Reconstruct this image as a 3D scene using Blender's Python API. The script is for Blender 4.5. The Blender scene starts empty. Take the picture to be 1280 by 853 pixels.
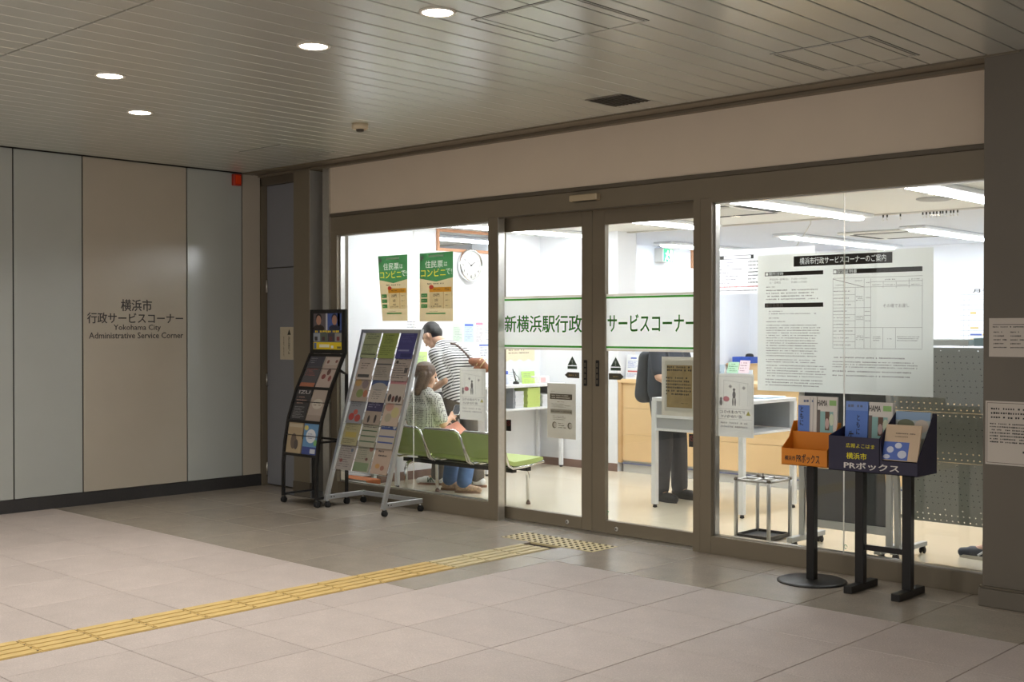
import bpy, bmesh, math, random
from mathutils import Vector, Matrix
random.seed(7)
scene = bpy.context.scene
COLL = scene.collection
# ------------------------------------------------------------------ camera, world, exposure
F_PX, CX, CY, CAM_Z = 1485.0, 640.0, 426.5, 1.511
YAW, PITCH = math.atan(1405/1485.0), math.atan(14.5/1485.0)
cam_d = bpy.data.cameras.new('camera'); cam_d.sensor_width = 36; cam_d.lens = 36*F_PX/1280
cam_d.clip_start = .05; cam_d.clip_end = 100
cam = bpy.data.objects.new('camera', cam_d); COLL.objects.link(cam)
cam.location = (0, 0, CAM_Z); cam.rotation_euler = (math.pi/2-PITCH, 0, YAW)
scene.camera = cam
vs = scene.view_settings
vs.view_transform = 'Standard'; vs.look = 'None'; vs.gamma = 1; vs.use_curve_mapping = False
vs.exposure = 0.5
wd = bpy.data.worlds.new('concourse_ambient'); scene.world = wd; wd.use_nodes = True
wd.node_tree.nodes['Background'].inputs[0].default_value = (1.0, .995, .975, 1)
wd.node_tree.nodes['Background'].inputs[1].default_value = .78
DOWNLIGHT_W = 11.0          # one concourse downlight
TUBE_STRENGTH = 23.5         # office ceiling tubes

# ------------------------------------------------------------------ pixel helpers (a direction; distance from the plane it lies on)
_f0 = Vector((-math.sin(YAW), math.cos(YAW), 0)); _r = Vector((math.cos(YAW), math.sin(YAW), 0)); _z = Vector((0, 0, 1))
_f = _f0*math.cos(PITCH)-_z*math.sin(PITCH); _u = _z*math.cos(PITCH)+_f0*math.sin(PITCH)
def ray(x, y): return _f+_r*((x-CX)/F_PX)-_u*((y-CY)/F_PX)
def onY(x, y, Y): d = ray(x, y); return Vector((0, 0, CAM_Z))+d*(Y/d.y)
def onX(x, y, X): d = ray(x, y); return Vector((0, 0, CAM_Z))+d*(X/d.x)
def onZ(x, y, Z=0): d = ray(x, y); return Vector((0, 0, CAM_Z))+d*((Z-CAM_Z)/d.z)
def proj(p):
    v = Vector(p)-Vector((0, 0, CAM_Z)); w = v.dot(_f)
    return CX+F_PX*v.dot(_r)/w, CY-F_PX*v.dot(_u)/w, w

# ------------------------------------------------------------------ materials
def lin(c):
    return tuple(((v/255)/12.92 if v/255 <= .04045 else ((v/255+.055)/1.055)**2.4) for v in c)
_mats = {}
def mat(name, rgb, rough=.55, metal=0.0, noise=0.0, nscale=8.0, bump=0.0, bscale=200.0, spec=.5, emit=0.0, trans=0.0, coat=0.0):
    if name in _mats: return _mats[name]
    m = bpy.data.materials.new(name); m.use_nodes = True; nt = m.node_tree; b = nt.nodes['Principled BSDF']
    c = lin(rgb)
    b.inputs['Base Color'].default_value = (*c, 1); b.inputs['Roughness'].default_value = rough
    b.inputs['Metallic'].default_value = metal; b.inputs['Specular IOR Level'].default_value = spec
    b.inputs['Coat Weight'].default_value = coat; b.inputs['Coat Roughness'].default_value = .1
    if emit:
        b.inputs['Emission Color'].default_value = (*c, 1); b.inputs['Emission Strength'].default_value = emit
    if noise or bump:
        tc = nt.nodes.new('ShaderNodeTexCoord')
    if noise:
        n = nt.nodes.new('ShaderNodeTexNoise'); n.inputs['Scale'].default_value = nscale; n.inputs['Detail'].default_value = 5
        nt.links.new(tc.outputs['Object'], n.inputs['Vector'])
        r = nt.nodes.new('ShaderNodeMapRange'); r.inputs['From Min'].default_value = .3; r.inputs['From Max'].default_value = .7
        r.inputs['To Min'].default_value = 1-noise; r.inputs['To Max'].default_value = 1+noise
        nt.links.new(n.outputs['Fac'], r.inputs['Value'])
        mx = nt.nodes.new('ShaderNodeMix'); mx.data_type = 'RGBA'; mx.blend_type = 'MULTIPLY'; mx.inputs['Factor'].default_value = 1
        mx.inputs['A'].default_value = (*c, 1); nt.links.new(r.outputs['Result'], mx.inputs['B'])
        nt.links.new(mx.outputs['Result'], b.inputs['Base Color'])
    if bump:
        n2 = nt.nodes.new('ShaderNodeTexNoise'); n2.inputs['Scale'].default_value = bscale; n2.inputs['Detail'].default_value = 3
        nt.links.new(tc.outputs['Object'], n2.inputs['Vector'])
        bp = nt.nodes.new('ShaderNodeBump'); bp.inputs['Strength'].default_value = bump; bp.inputs['Distance'].default_value = .004
        nt.links.new(n2.outputs['Fac'], bp.inputs['Height']); nt.links.new(bp.outputs['Normal'], b.inputs['Normal'])
    if trans:
        t = nt.nodes.new('ShaderNodeBsdfTranslucent'); t.inputs['Color'].default_value = (*c, 1)
        ms = nt.nodes.new('ShaderNodeMixShader'); ms.inputs[0].default_value = trans
        nt.links.new(b.outputs[0], ms.inputs[1]); nt.links.new(t.outputs[0], ms.inputs[2])
        nt.links.new(ms.outputs[0], nt.nodes['Material Output'].inputs[0])
    _mats[name] = m; return m
def col(r, g, b, rough=.6): return mat('print_%d_%d_%d' % (r, g, b), (r, g, b), rough)
def tcol(r, g, b, t=.35): return mat('sheet_%d_%d_%d' % (r, g, b), (r, g, b), .6, trans=t)
def glass_mat(name, tint=(.97, .985, .975), refl=1.0, rough=0.0):
    m = bpy.data.materials.new(name); m.use_nodes = True; nt = m.node_tree; nt.nodes.remove(nt.nodes['Principled BSDF'])
    tr = nt.nodes.new('ShaderNodeBsdfTransparent'); tr.inputs[0].default_value = (*tint, 1)
    gl = nt.nodes.new('ShaderNodeBsdfGlossy'); gl.inputs['Roughness'].default_value = rough
    fr = nt.nodes.new('ShaderNodeFresnel'); ge = nt.nodes.new('ShaderNodeNewGeometry')
    io = nt.nodes.new('ShaderNodeMapRange'); io.inputs['To Min'].default_value = 1.45; io.inputs['To Max'].default_value = 1/1.45   # same reflectance on both faces of a thin pane
    nt.links.new(ge.outputs['Backfacing'], io.inputs['Value']); nt.links.new(io.outputs['Result'], fr.inputs[0])
    mu = nt.nodes.new('ShaderNodeMath'); mu.operation = 'MULTIPLY'; mu.inputs[1].default_value = refl
    ms = nt.nodes.new('ShaderNodeMixShader'); nt.links.new(fr.outputs[0], mu.inputs[0]); nt.links.new(mu.outputs[0], ms.inputs[0])
    nt.links.new(tr.outputs[0], ms.inputs[1]); nt.links.new(gl.outputs[0], ms.inputs[2])
    nt.links.new(ms.outputs[0], nt.nodes['Material Output'].inputs[0]); return m
GLASS = glass_mat('window_glass')
CLEAR = glass_mat('clear_laminate', (.99, .99, .99), .2)
ACRYL = glass_mat('clear_acrylic', (.93, .94, .94), 1.2, .08)
TAUPE = mat('taupe_aluminium', (126, 115, 97), .42, .25, noise=.03, nscale=3)
TAUPE_D = mat('taupe_aluminium_dark', (96, 87, 73), .45, .2)
STEEL = mat('brushed_steel', (205, 202, 196), .28, .9, noise=.05, nscale=30)
CHROME = mat('chrome', (225, 225, 225), .12, 1)
SILVER = mat('silver_tube', (190, 192, 194), .35, .75)
BLACK = mat('black_metal', (32, 30, 29), .38, .3)
RUBBER = mat('black_rubber', (22, 21, 21), .7)
DARKGAP = mat('dark_gap', (38, 35, 32), .8)
WHITE_MET = mat('white_enamel', (236, 237, 238), .35)
WALLWHITE = mat('office_white_wall', (238, 239, 242), .75, bump=.05, bscale=300)
CEILWHITE = mat('office_ceiling_board', (236, 235, 230), .8)
INK = col(40, 38, 36)

# ------------------------------------------------------------------ mesh builder
_txt = {}; _layer = {}
def text_geo(s, bold):
    k = (s, bold)
    if k not in _txt:
        cu = bpy.data.curves.new('t', 'FONT'); cu.body = s; cu.resolution_u = 2
        o = bpy.data.objects.new('t', cu); me = bpy.data.meshes.new_from_object(o)
        vsx = [(v.co.x, v.co.y) for v in me.vertices]; fs = [tuple(p.vertices) for p in me.polygons]
        bpy.data.objects.remove(o); bpy.data.meshes.remove(me); bpy.data.curves.remove(cu)
        if bold:                                  # heavier strokes: the outline laid over itself, shifted a little
            n0 = len(vsx); base = list(vsx); bf = list(fs); vsx = []; fs = []
            for k2, (dx, dy) in enumerate(((-bold, 0), (bold, 0), (0, bold*.7), (0, -bold*.7))):
                vsx += [(x+dx, y+dy) for x, y in base]; fs += [tuple(i+k2*n0 for i in f) for f in bf]
        xs = [v[0] for v in vsx]; ys = [v[1] for v in vsx]
        _txt[k] = (vsx, fs, min(xs), max(xs), min(ys), max(ys))
        _layer[k] = len(vsx)//4 if bold else 10**9
    return _txt[k]
def holes_geo(outline, items):
    """a flat shape with letters cut out of it; items = (string, x0, x1, y0, y1)"""
    out = bpy.data.curves.new('o', 'CURVE'); out.dimensions = '2D'; out.fill_mode = 'BOTH'; out.resolution_u = 2
    sp = out.splines.new('POLY'); sp.points.add(len(outline)-1); sp.use_cyclic_u = True
    for p, (x, y) in zip(sp.points, outline): p.co = (x, y, 0, 1)
    for (string, x0, x1, y0, y1) in items:
        _, _, ax, bx_, ay, by = text_geo(string, 0.0)
        cu = bpy.data.curves.new('t', 'FONT'); cu.body = string; o = bpy.data.objects.new('t', cu); COLL.objects.link(o)
        for q in bpy.context.selected_objects: q.select_set(False)
        o.select_set(True); bpy.context.view_layer.objects.active = o; bpy.ops.object.convert(target='CURVE')
        f = lambda c: ((c[0]-ax)*(x1-x0)/(bx_-ax)+x0, (c[1]-ay)*(y1-y0)/(by-ay)+y0, 0)
        for s0 in o.data.splines:
            n = out.splines.new('BEZIER'); n.bezier_points.add(len(s0.bezier_points)-1); n.use_cyclic_u = True; n.resolution_u = 2
            for a, c in zip(n.bezier_points, s0.bezier_points):
                a.handle_left_type = a.handle_right_type = 'FREE'; a.co, a.handle_left, a.handle_right = f(c.co), f(c.handle_left), f(c.handle_right)
        d = o.data; bpy.data.objects.remove(o); bpy.data.curves.remove(d)
    oo = bpy.data.objects.new('o', out); me = bpy.data.meshes.new_from_object(oo)
    r = [(v.co.x, v.co.y) for v in me.vertices], [tuple(p.vertices) for p in me.polygons]
    bpy.data.objects.remove(oo); bpy.data.curves.remove(out); bpy.data.meshes.remove(me); return r
class Frame:
    """a flat sheet: origin o, unit axes u (right) and v (up) and n (towards the reader)"""
    def __init__(s, o, u, v, n): s.o, s.u, s.v, s.n = Vector(o), Vector(u), Vector(v), Vector(n)
    def p(s, x, y, d=0): return s.o+s.u*x+s.v*y+s.n*d
def frontY(Y): return Frame((0, Y, 0), (1, 0, 0), (0, 0, 1), (0, -1, 0))        # faces the camera side; x = world X, y = world Z
def sideX(X): return Frame((X, 0, 0), (0, 1, 0), (0, 0, 1), (1, 0, 0))          # faces +X; x = world Y, y = world Z
class MB:
    def __init__(s): s.v, s.f, s.m, s.mats, s.smooth = [], [], [], [], []
    def mi(s, m):
        if m not in s.mats: s.mats.append(m)
        return s.mats.index(m)
    def add(s, vs_, fs_, m, smooth=False):
        b = len(s.v); s.v += [Vector(v) for v in vs_]; i = s.mi(m)
        for f in fs_: s.f.append(tuple(b+k for k in f)); s.m.append(i); s.smooth.append(smooth)
        return s
    def box(s, x0, x1, y0, y1, z0, z1, m, bev=0.0, xf=None):
        x0, x1 = min(x0, x1), max(x0, x1); y0, y1 = min(y0, y1), max(y0, y1); z0, z1 = min(z0, z1), max(z0, z1)
        if bev:
            bm = bmesh.new(); bmesh.ops.create_cube(bm, size=1)
            for v in bm.verts: v.co = Vector((x0+(v.co.x+.5)*(x1-x0), y0+(v.co.y+.5)*(y1-y0), z0+(v.co.z+.5)*(z1-z0)))
            bmesh.ops.bevel(bm, geom=bm.edges[:], offset=bev, segments=1, affect='EDGES')
            bm.verts.ensure_lookup_table(); bm.verts.index_update()
            vv = [v.co.copy() for v in bm.verts]; ff = [tuple(v.index for v in f.verts) for f in bm.faces]; bm.free()
        else:
            vv = [Vector((x, y, z)) for x in (x0, x1) for y in (y0, y1) for z in (z0, z1)]
            ff = [(0, 1, 3, 2), (4, 6, 7, 5), (0, 4, 5, 1), (2, 3, 7, 6), (0, 2, 6, 4), (1, 5, 7, 3)]
        if xf is not None: vv = [xf @ v for v in vv]
        return s.add(vv, ff, m)
    def quad(s, a, b, c, d, m): return s.add([a, b, c, d], [(0, 1, 2, 3)], m)
    def rect(s, fr, x0, x1, y0, y1, m, d=.0006): return s.quad(fr.p(x0, y0, d), fr.p(x1, y0, d), fr.p(x1, y1, d), fr.p(x0, y1, d), m)
    def slab(s, fr, x0, x1, y0, y1, d0, d1, m):
        vv = [fr.p(x, y, d) for x in (x0, x1) for y in (y0, y1) for d in (d0, d1)]
        return s.add(vv, [(0, 1, 3, 2), (4, 6, 7, 5), (0, 4, 5, 1), (2, 3, 7, 6), (0, 2, 6, 4), (1, 5, 7, 3)], m)
    def film(s, fr, x0, x1, y0, y1, m, t=.0018):
        """printed sheet in a clear laminate: the printed face in front, clear behind"""
        n = len(s.f); s.slab(fr, x0, x1, y0, y1, -t, 0, CLEAR); s.m[n+5] = s.mi(m); return s
    def prism(s, pts, ax, a0, a1, m):
        """extrude a polygon given in the two other axes along axis ax"""
        def mk(p, a): return {'x': (a, p[0], p[1]), 'y': (p[0], a, p[1]), 'z': (p[0], p[1], a)}[ax]
        n = len(pts); vv = [mk(p, a0) for p in pts]+[mk(p, a1) for p in pts]
        ff = [tuple(range(n)), tuple(range(2*n-1, n-1, -1))]+[(i, (i+1) % n, n+(i+1) % n, n+i) for i in range(n)]
        return s.add(vv, ff, m)
    def tube(s, pts, r, m, n=10, sq=False, cap=True, r2=None):
        pts = [Vector(p) for p in pts]; rings = []; N = 4 if sq else n; b0 = len(s.v); vv = []
        up = None
        for i, p in enumerate(pts):
            t = (pts[min(i+1, len(pts)-1)]-pts[max(i-1, 0)]).normalized()
            if up is None: up = Vector((0, 0, 1)) if abs(t.z) < .95 else Vector((0, 1, 0))
            a = t.cross(up).normalized(); b = a.cross(t).normalized(); up = b
            rr = r if r2 is None else r+(r2-r)*i/(len(pts)-1)
            k = 1.0
            if 0 < i < len(pts)-1:
                c = (pts[i]-pts[i-1]).normalized().dot((pts[i+1]-pts[i]).normalized()); k = 1/max(.5, math.sqrt((1+c)/2))
            for j in range(N):
                an = 2*math.pi*(j+.5)/N; q = rr*(math.sqrt(2) if sq else 1)
                vv.append(p+a*math.cos(an)*q+b*math.sin(an)*q)
        ff = []
        for i in range(len(pts)-1):
            for j in range(N): ff.append((i*N+j, i*N+(j+1) % N, (i+1)*N+(j+1) % N, (i+1)*N+j))
        if cap: ff += [tuple(range(N-1, -1, -1)), tuple((len(pts)-1)*N+j for j in range(N))]
        return s.add(vv, ff, m, smooth=not sq)
    def lathe(s, prof, c, m, n=24, ax='z'):
        vv = []; c = Vector(c)
        for r, h in prof:
            for j in range(n):
                a = 2*math.pi*j/n; x, y = r*math.cos(a), r*math.sin(a)
                vv.append(c+Vector({'z': (x, y, h), 'x': (h, x, y), 'y': (x, h, y)}[ax]))
        ff = [(i*n+j, i*n+(j+1) % n, (i+1)*n+(j+1) % n, (i+1)*n+j) for i in range(len(prof)-1) for j in range(n)]
        ff += [tuple(range(n-1, -1, -1)), tuple((len(prof)-1)*n+j for j in range(n))]
        return s.add(vv, ff, m, smooth=True)
    def ball(s, c, r, m, n=12, sc=(1, 1, 1)):
        k = n//2; c = Vector(c); vv = [c+Vector((0, 0, r*sc[2]))]
        for i in range(1, k):
            th = math.pi*i/k
            for j in range(n):
                a = 2*math.pi*j/n; vv.append(c+Vector((r*sc[0]*math.sin(th)*math.cos(a), r*sc[1]*math.sin(th)*math.sin(a), r*sc[2]*math.cos(th))))
        vv.append(c-Vector((0, 0, r*sc[2]))); L = len(vv)-1; ff = []
        for j in range(n):
            ff.append((0, 1+j, 1+(j+1) % n)); ff.append((L, 1+(k-2)*n+(j+1) % n, 1+(k-2)*n+j))
            for i in range(k-2): ff.append((1+i*n+j, 1+(i+1)*n+j, 1+(i+1)*n+(j+1) % n, 1+i*n+(j+1) % n))
        return s.add(vv, ff, m, smooth=True)
    def text(s, fr, string, x0, x1, y0, y1, m, d=.0012, bold=0.0, mirror=False, keep=False):
        vx, fs, ax, bx, ay, by = text_geo(string, bold)
        sx = (x1-x0)/(bx-ax); sy = (y1-y0)/(by-ay)
        if keep:
            sx = sy = min(abs(sx), abs(sy)); cx = (x0+x1)/2-(ax+bx)/2*sx; cy = (y0+y1)/2-(ay+by)/2*sy
            pts = [(cx+x*sx, cy+y*sy) for x, y in vx]
        else: pts = [(x0+(x-ax)*sx, y0+(y-ay)*sy) for x, y in vx]
        if mirror: pts = [(x0+x1-x, y) for x, y in pts]
        n0 = _layer[(string, bold)]; return s.add([fr.p(x, y, d+.00015*(i//n0)) for i, (x, y) in enumerate(pts)], fs, m)
    def fine(s, fr, x0, x1, ytop, ybot, rows, m, d=.0008, fill=.5, last=.6, cw=1.0, seed=1):
        """illegibly small print: one row of little glyph blocks per line"""
        rg = random.Random(seed); ph = (ytop-ybot)/rows; h = ph*fill
        for k in range(rows):
            y = ytop-ph*(k+.5); x = x0; end = x0+(x1-x0)*(rg.uniform(last, 1.0))
            while x < end:
                w = h*rg.uniform(.55, .95)*cw
                if rg.random() < .9: s.rect(fr, x, min(x+w, x1), y-h/2*rg.uniform(.6, 1), y+h/2*rg.uniform(.6, 1), m, d)
                x += h*1.12*cw
        return s
    def build(s, name, parent=None, org=None):
        me = bpy.data.meshes.new(name)
        if parent is not None: off = wloc(parent); loc = Vector((0, 0, 0))
        else:
            if org is None:
                xs = [v.x for v in s.v]; ys = [v.y for v in s.v]; zs = [v.z for v in s.v]
                org = ((min(xs)+max(xs))/2, (min(ys)+max(ys))/2, min(zs))
            off = Vector(org); loc = off
        me.from_pydata([tuple(v-off) for v in s.v], [], s.f)
        for m in s.mats: me.materials.append(m)
        me.polygons.foreach_set('material_index', s.m); me.polygons.foreach_set('use_smooth', s.smooth); me.update()
        o = bpy.data.objects.new(name, me); COLL.objects.link(o); o.location = loc
        if parent is not None: o.parent = parent
        return o
def wloc(o):
    p = Vector((0, 0, 0))
    while o is not None: p = p+Vector(o.location); o = o.parent
    return p
def tag(o, label, cat, group=None):
    o['label'] = label; o['category'] = cat
    if group: o['group'] = group
    return o
def struct(o, label=None):
    o['kind'] = 'structure'
    if label: o['label'] = label
    return o
def thing(name, loc, label, cat, group=None):
    o = bpy.data.objects.new(name, None); o.empty_display_size = .05; COLL.objects.link(o); o.location = loc
    return tag(o, label, cat, group)
def clone(o, parent, loc):
    c = o.copy(); COLL.objects.link(c); c.parent = parent; c.location = loc; return c
def copy_tree(o, loc=None, parent=None):
    c = o.copy(); COLL.objects.link(c); c.parent = parent
    if loc is not None: c.location = loc
    for ch in list(o.children): copy_tree(ch, None, c)
    return c

# ================================================================== THE SETTING: concourse
P = .5985                                       # tile pitch
GX, GY = -3.335, 4.609                          # a joint crossing
XW = -9.68                                      # left wall
YF = 6.72                                       # shop front plane
ZC = 3.0                                        # concourse ceiling
Z2 = 2.555                                      # office ceiling
def stone(name, rgb, rough, bump, bscale, noise):
    """granite: colour speckle differs a little from tile to tile"""
    m = mat(name, rgb, rough, noise=noise, nscale=5, bump=bump, bscale=bscale)
    nt = m.node_tree; b = nt.nodes['Principled BSDF']
    oi = nt.nodes.new('ShaderNodeObjectInfo'); r = nt.nodes.new('ShaderNodeMapRange'); r.inputs['To Min'].default_value = .94; r.inputs['To Max'].default_value = 1.03
    nt.links.new(oi.outputs['Random'], r.inputs['Value'])
    mx = nt.nodes.new('ShaderNodeMix'); mx.data_type = 'RGBA'; mx.blend_type = 'MULTIPLY'; mx.inputs['Factor'].default_value = 1
    src = b.inputs['Base Color'].links[0].from_socket
    vo = nt.nodes.new('ShaderNodeTexVoronoi'); vo.inputs['Scale'].default_value = 170
    tc = nt.nodes.new('ShaderNodeTexCoord'); nt.links.new(tc.outputs['Object'], vo.inputs['Vector'])
    vr = nt.nodes.new('ShaderNodeMapRange'); vr.inputs['To Min'].default_value = .82; vr.inputs['To Max'].default_value = 1.1
    nt.links.new(vo.outputs['Distance'], vr.inputs['Value'])
    m2 = nt.nodes.new('ShaderNodeMix'); m2.data_type = 'RGBA'; m2.blend_type = 'MULTIPLY'; m2.inputs['Factor'].default_value = 1
    nt.links.new(src, mx.inputs['A']); nt.links.new(r.outputs['Result'], mx.inputs['B'])
    nt.links.new(mx.outputs['Result'], m2.inputs['A']); nt.links.new(vr.outputs['Result'], m2.inputs['B'])
    nt.links.new(m2.outputs['Result'], b.inputs['Base Color'])
    return m
T_ROUGH = stone('flamed_granite', (188, 174, 166), .5, .8, 120, .06)
T_SMOOTH = stone('polished_granite', (158, 147, 133), .27, .08, 60, .08)
T_ROUGH.node_tree.nodes['Principled BSDF'].inputs['Specular IOR Level'].default_value = .7
T_SMOOTH.node_tree.nodes['Principled BSDF'].inputs['Specular IOR Level'].default_value = .95
GROUT = mat('tile_grout', (66, 58, 52), .9)
fl = struct(MB().box(-12, 6, -6, YF+.14, -.12, -.016, GROUT).build('floor', org=(0, 0, -.12)), 'granite tiled concourse floor')
def tile_mesh(w, h, m):
    b = MB(); g = .0022
    b.box(-w/2+g, w/2-g, -h/2+g, h/2-g, -.015, 0, m, bev=.0018)
    me = bpy.data.meshes.new('floor_tile'); me.from_pydata([tuple(v) for v in b.v], [], b.f); me.materials.append(m); me.update()
    return me
_tm = {}
def put_tile(x0, x1, y0, y1, m):
    k = (round(x1-x0, 4), round(y1-y0, 4), m.name)
    if k not in _tm: _tm[k] = tile_mesh(x1-x0, y1-y0, m)
    o = bpy.data.objects.new('floor_tile', _tm[k]); COLL.objects.link(o); o.parent = fl
    o.location = ((x0+x1)/2, (y0+y1)/2, .12); return o
SX0, SX1 = -5.693, -5.408                       # guide strip between these
DX0, DX1, DY0, DY1 = -5.995, -5.13, 6.215, 6.495   # warning blocks
def in_view(x, y):
    best = False
    for dx in (-.5, 0, .5):
        for dy in (-.5, 0, .5):
            px, py, w = proj((x+dx*P, y+dy*P, 0))
            if w > .5 and -140 < px < 1420 and 400 < py < 1000: best = True
    return best
far_tiles = []
for i in range(-12, 9):
    for j in range(-9, 5):
        x0, y0 = GX+i*P, GY+j*P; x1, y1 = x0+P, y0+P
        x0 = max(x0, XW); y1 = min(y1, YF+.13)
        if x1-x0 < .02 or y1-y0 < .02: continue
        smooth = (y0+.3 > 4.609 and x0 < -5.2) or y0+.3 > 5.806
        m = T_SMOOTH if smooth else T_ROUGH
        if not in_view((x0+x1)/2, (y0+y1)/2): far_tiles.append((x0, x1, y0, y1)); continue
        segs = [(x0, x1, y0, y1)]
        if abs(x0-(-5.7290)) < .01 and y0 < 6.2:        # the column with the guide strip
            segs = [(SX1, x1, y0, min(y1, 6.215))]
        elif abs(x1-(-5.7290)) < .01 and y0 < 6.2:
            segs = [(x0, SX0, y0, min(y1, 6.215))] if y1 <= 6.3 else [(x0, SX0, y0, 6.215)]
        if j == 2:                                      # row cut by the warning blocks (Y 5.806 .. 6.4045)
            out = []
            for a in segs:
                if a[1] > DX0+.05 and a[0] < DX1-.05: out.append((a[0], a[1], a[2], 6.215))
                else: out.append((a[0], a[1], y0, y1))
            segs = out
            if abs(x1-(-5.7290)) < .01: segs = [(x0, DX0, y0, y1), (DX0, SX0, y0, 6.215)]
        if j == 3:
            if abs(x0-(-5.7290)) < .01: segs = [(x0, x1, DY1, y1)]
            elif abs(x1-(-5.7290)) < .01: segs = [(x0, DX0, y0, y1), (DX0, x1, DY1, y1)]
        for a in segs: put_tile(*a, m)
b = MB()
for a in far_tiles: b.box(a[0]+.002, a[1]-.002, a[2]+.002, a[3]-.002, -.015, 0, T_ROUGH)
o = b.build('floor_tiles', fl); o['kind'] = 'stuff'
# tactile paving
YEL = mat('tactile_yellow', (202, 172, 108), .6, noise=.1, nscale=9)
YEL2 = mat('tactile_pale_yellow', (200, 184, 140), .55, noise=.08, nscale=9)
STUD_SHADE = mat('tactile_worn_stud_and_shade', (82, 66, 40), .6)
tp = thing('tactile_paving', (-5.55, 4, 0), 'yellow tactile guide strip with barred blocks leading to the doors', 'tactile paving')
bw = SX1-SX0; hb = P/2
def guide_mesh(m):
    b = MB(); b.box(-bw/2+.002, bw/2-.002, -hb/2+.002, hb/2-.002, -.013, .0015, m)
    for k in range(4):
        x = -bw/2+bw*(k+.5)/4
        b.box(x-bw*.094, x+bw*.094, -hb/2+.010, hb/2-.010, .0015, .0062, m, bev=.002)
        b.lathe([(.0065, .0015), (.0065, .004), (.004, .005)], (x, hb/2-.005, 0), STUD_SHADE, 8)  # dark dots stand in for the shade at the bar ends
    o = b.build('guide_block', org=(0, 0, 0)); me = o.data; bpy.data.objects.remove(o); return me
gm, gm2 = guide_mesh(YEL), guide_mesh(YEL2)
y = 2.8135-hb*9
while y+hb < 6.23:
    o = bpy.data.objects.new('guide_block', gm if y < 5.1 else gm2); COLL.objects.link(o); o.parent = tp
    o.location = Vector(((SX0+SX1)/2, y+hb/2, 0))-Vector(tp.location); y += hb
ww, wh = (DX1-DX0)/3, DY1-DY0
b = MB(); b.box(-ww/2+.001, ww/2-.001, -wh/2+.001, wh/2-.001, -.013, .0015, YEL2)
for i in range(5):
    for j in range(5): b.lathe([(.0115, .0015), (.0105, .005), (.006, .0062)], (-ww/2+ww*(i+.5)/5, -wh/2+wh*(j+.5)/5, 0), STUD_SHADE, 10)
o = b.build('warning_block', org=(0, 0, 0)); wm = o.data; bpy.data.objects.remove(o)
for k in range(3):
    o = bpy.data.objects.new('warning_block', wm); COLL.objects.link(o); o.parent = tp
    o.location = Vector((DX0+ww*(k+.5), (DY0+DY1)/2, 0))-Vector(tp.location)

# ---- ceiling of the concourse: satin metal planks
PLANK = mat('satin_ceiling_metal', (214, 214, 206), .27, .45, noise=.025, nscale=2.5)
ce = struct(MB().box(-12, 6, -6, YF+.4, 3.03, 3.15, DARKGAP).build('ceiling', org=(0, 0, 3.03)), 'satin metal plank ceiling of the concourse')
PW = .1605
def plank_mesh(w, l):
    b = MB(); g = .0048; b.box(-w/2+g, w/2-g, -l/2+.006, l/2-.006, 0, .022, PLANK, bev=.0025)
    o = b.build('p', org=(0, 0, 0)); me = o.data; bpy.data.objects.remove(o); return me
YE = 6.47
for (ya, yb) in ((2.80, YE), (-1.2, 2.80)):
    me = plank_mesh(PW, yb-ya)
    x = -2.57+PW*9
    while x-PW > XW-.02:
        o = bpy.data.objects.new('ceiling_plank', me); COLL.objects.link(o); o.parent = ce
        o.location = Vector((x-PW/2, (ya+yb)/2, ZC))-Vector(ce.location); x -= PW
b = MB().box(-9.68, 6, -6, -1.21, ZC, ZC+.02, PLANK).box(-.96, 6, -1.2, YE, ZC, ZC+.02, PLANK)
b.build('ceiling_sheet', ce)
# ---- left wall
PAN = [mat('wall_panel_grey', (176, 178, 172), .16, noise=.02, nscale=3, coat=.3), mat('wall_panel_beige', (182, 172, 156), .24, noise=.02, nscale=3)]
wl = struct(MB().box(XW-.2, XW-.012, -6, 7.2, 0, 3.1, DARKGAP).build('wall_left', org=(XW-.1, 0, 0)), 'panelled concourse wall')
for (a, c, k) in ((-2.4, -1.2, 0), (-1.2, 0, 1), (0, 1.2, 0), (1.2, 2.4, 0), (2.4, 3.35, 1), (3.35, 4.275, 0), (4.275, 4.874, 0), (4.874, 5.885, 1), (5.885, 6.481, 0), (6.481, 6.69, 1)):
    MB().box(XW-.02, XW, a+.006, c-.006, .112, 2.996, PAN[k], bev=.002).build('wall_panel', wl)
struct(MB().box(XW-.03, XW+.004, -6, 6.69, 0, .108, mat('black_granite', (52, 50, 50), .35, noise=.12, nscale=60)).build('baseboard_left'), 'black stone skirting')
# lettering on the beige panel
fr = sideX(XW)
b = MB(); G1 = col(66, 62, 60)
b.text(fr, '横浜市', 5.226, 5.528, 1.672, 1.778, G1, bold=.016)
b.text(fr, '行政サービスコーナー', 4.912, 5.842, 1.563, 1.658, G1, bold=.016)
b.text(fr, 'Yokohama City', 5.157, 5.615, 1.492, 1.554, G1, bold=.012)
b.text(fr, 'Administrative Service Corner', 4.928, 5.843, 1.431, 1.485, G1, bold=.012)
tag(b.build('wall_lettering'), 'dark grey Japanese and English lettering on the beige wall panel', 'lettering')
b = MB().box(XW, XW+.05, 6.36, 6.445, 2.875, 2.985, mat('alarm_red', (170, 40, 16), .35), bev=.006)
o = tag(b.build('alarm_lamp'), 'red alarm lamp high on the panelled wall under the ceiling', 'alarm')
MB().box(XW+.05, XW+.056, 6.375, 6.43, 2.89, 2.97, mat('alarm_lens', (225, 70, 30), .2)).build('lens', o)
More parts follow.
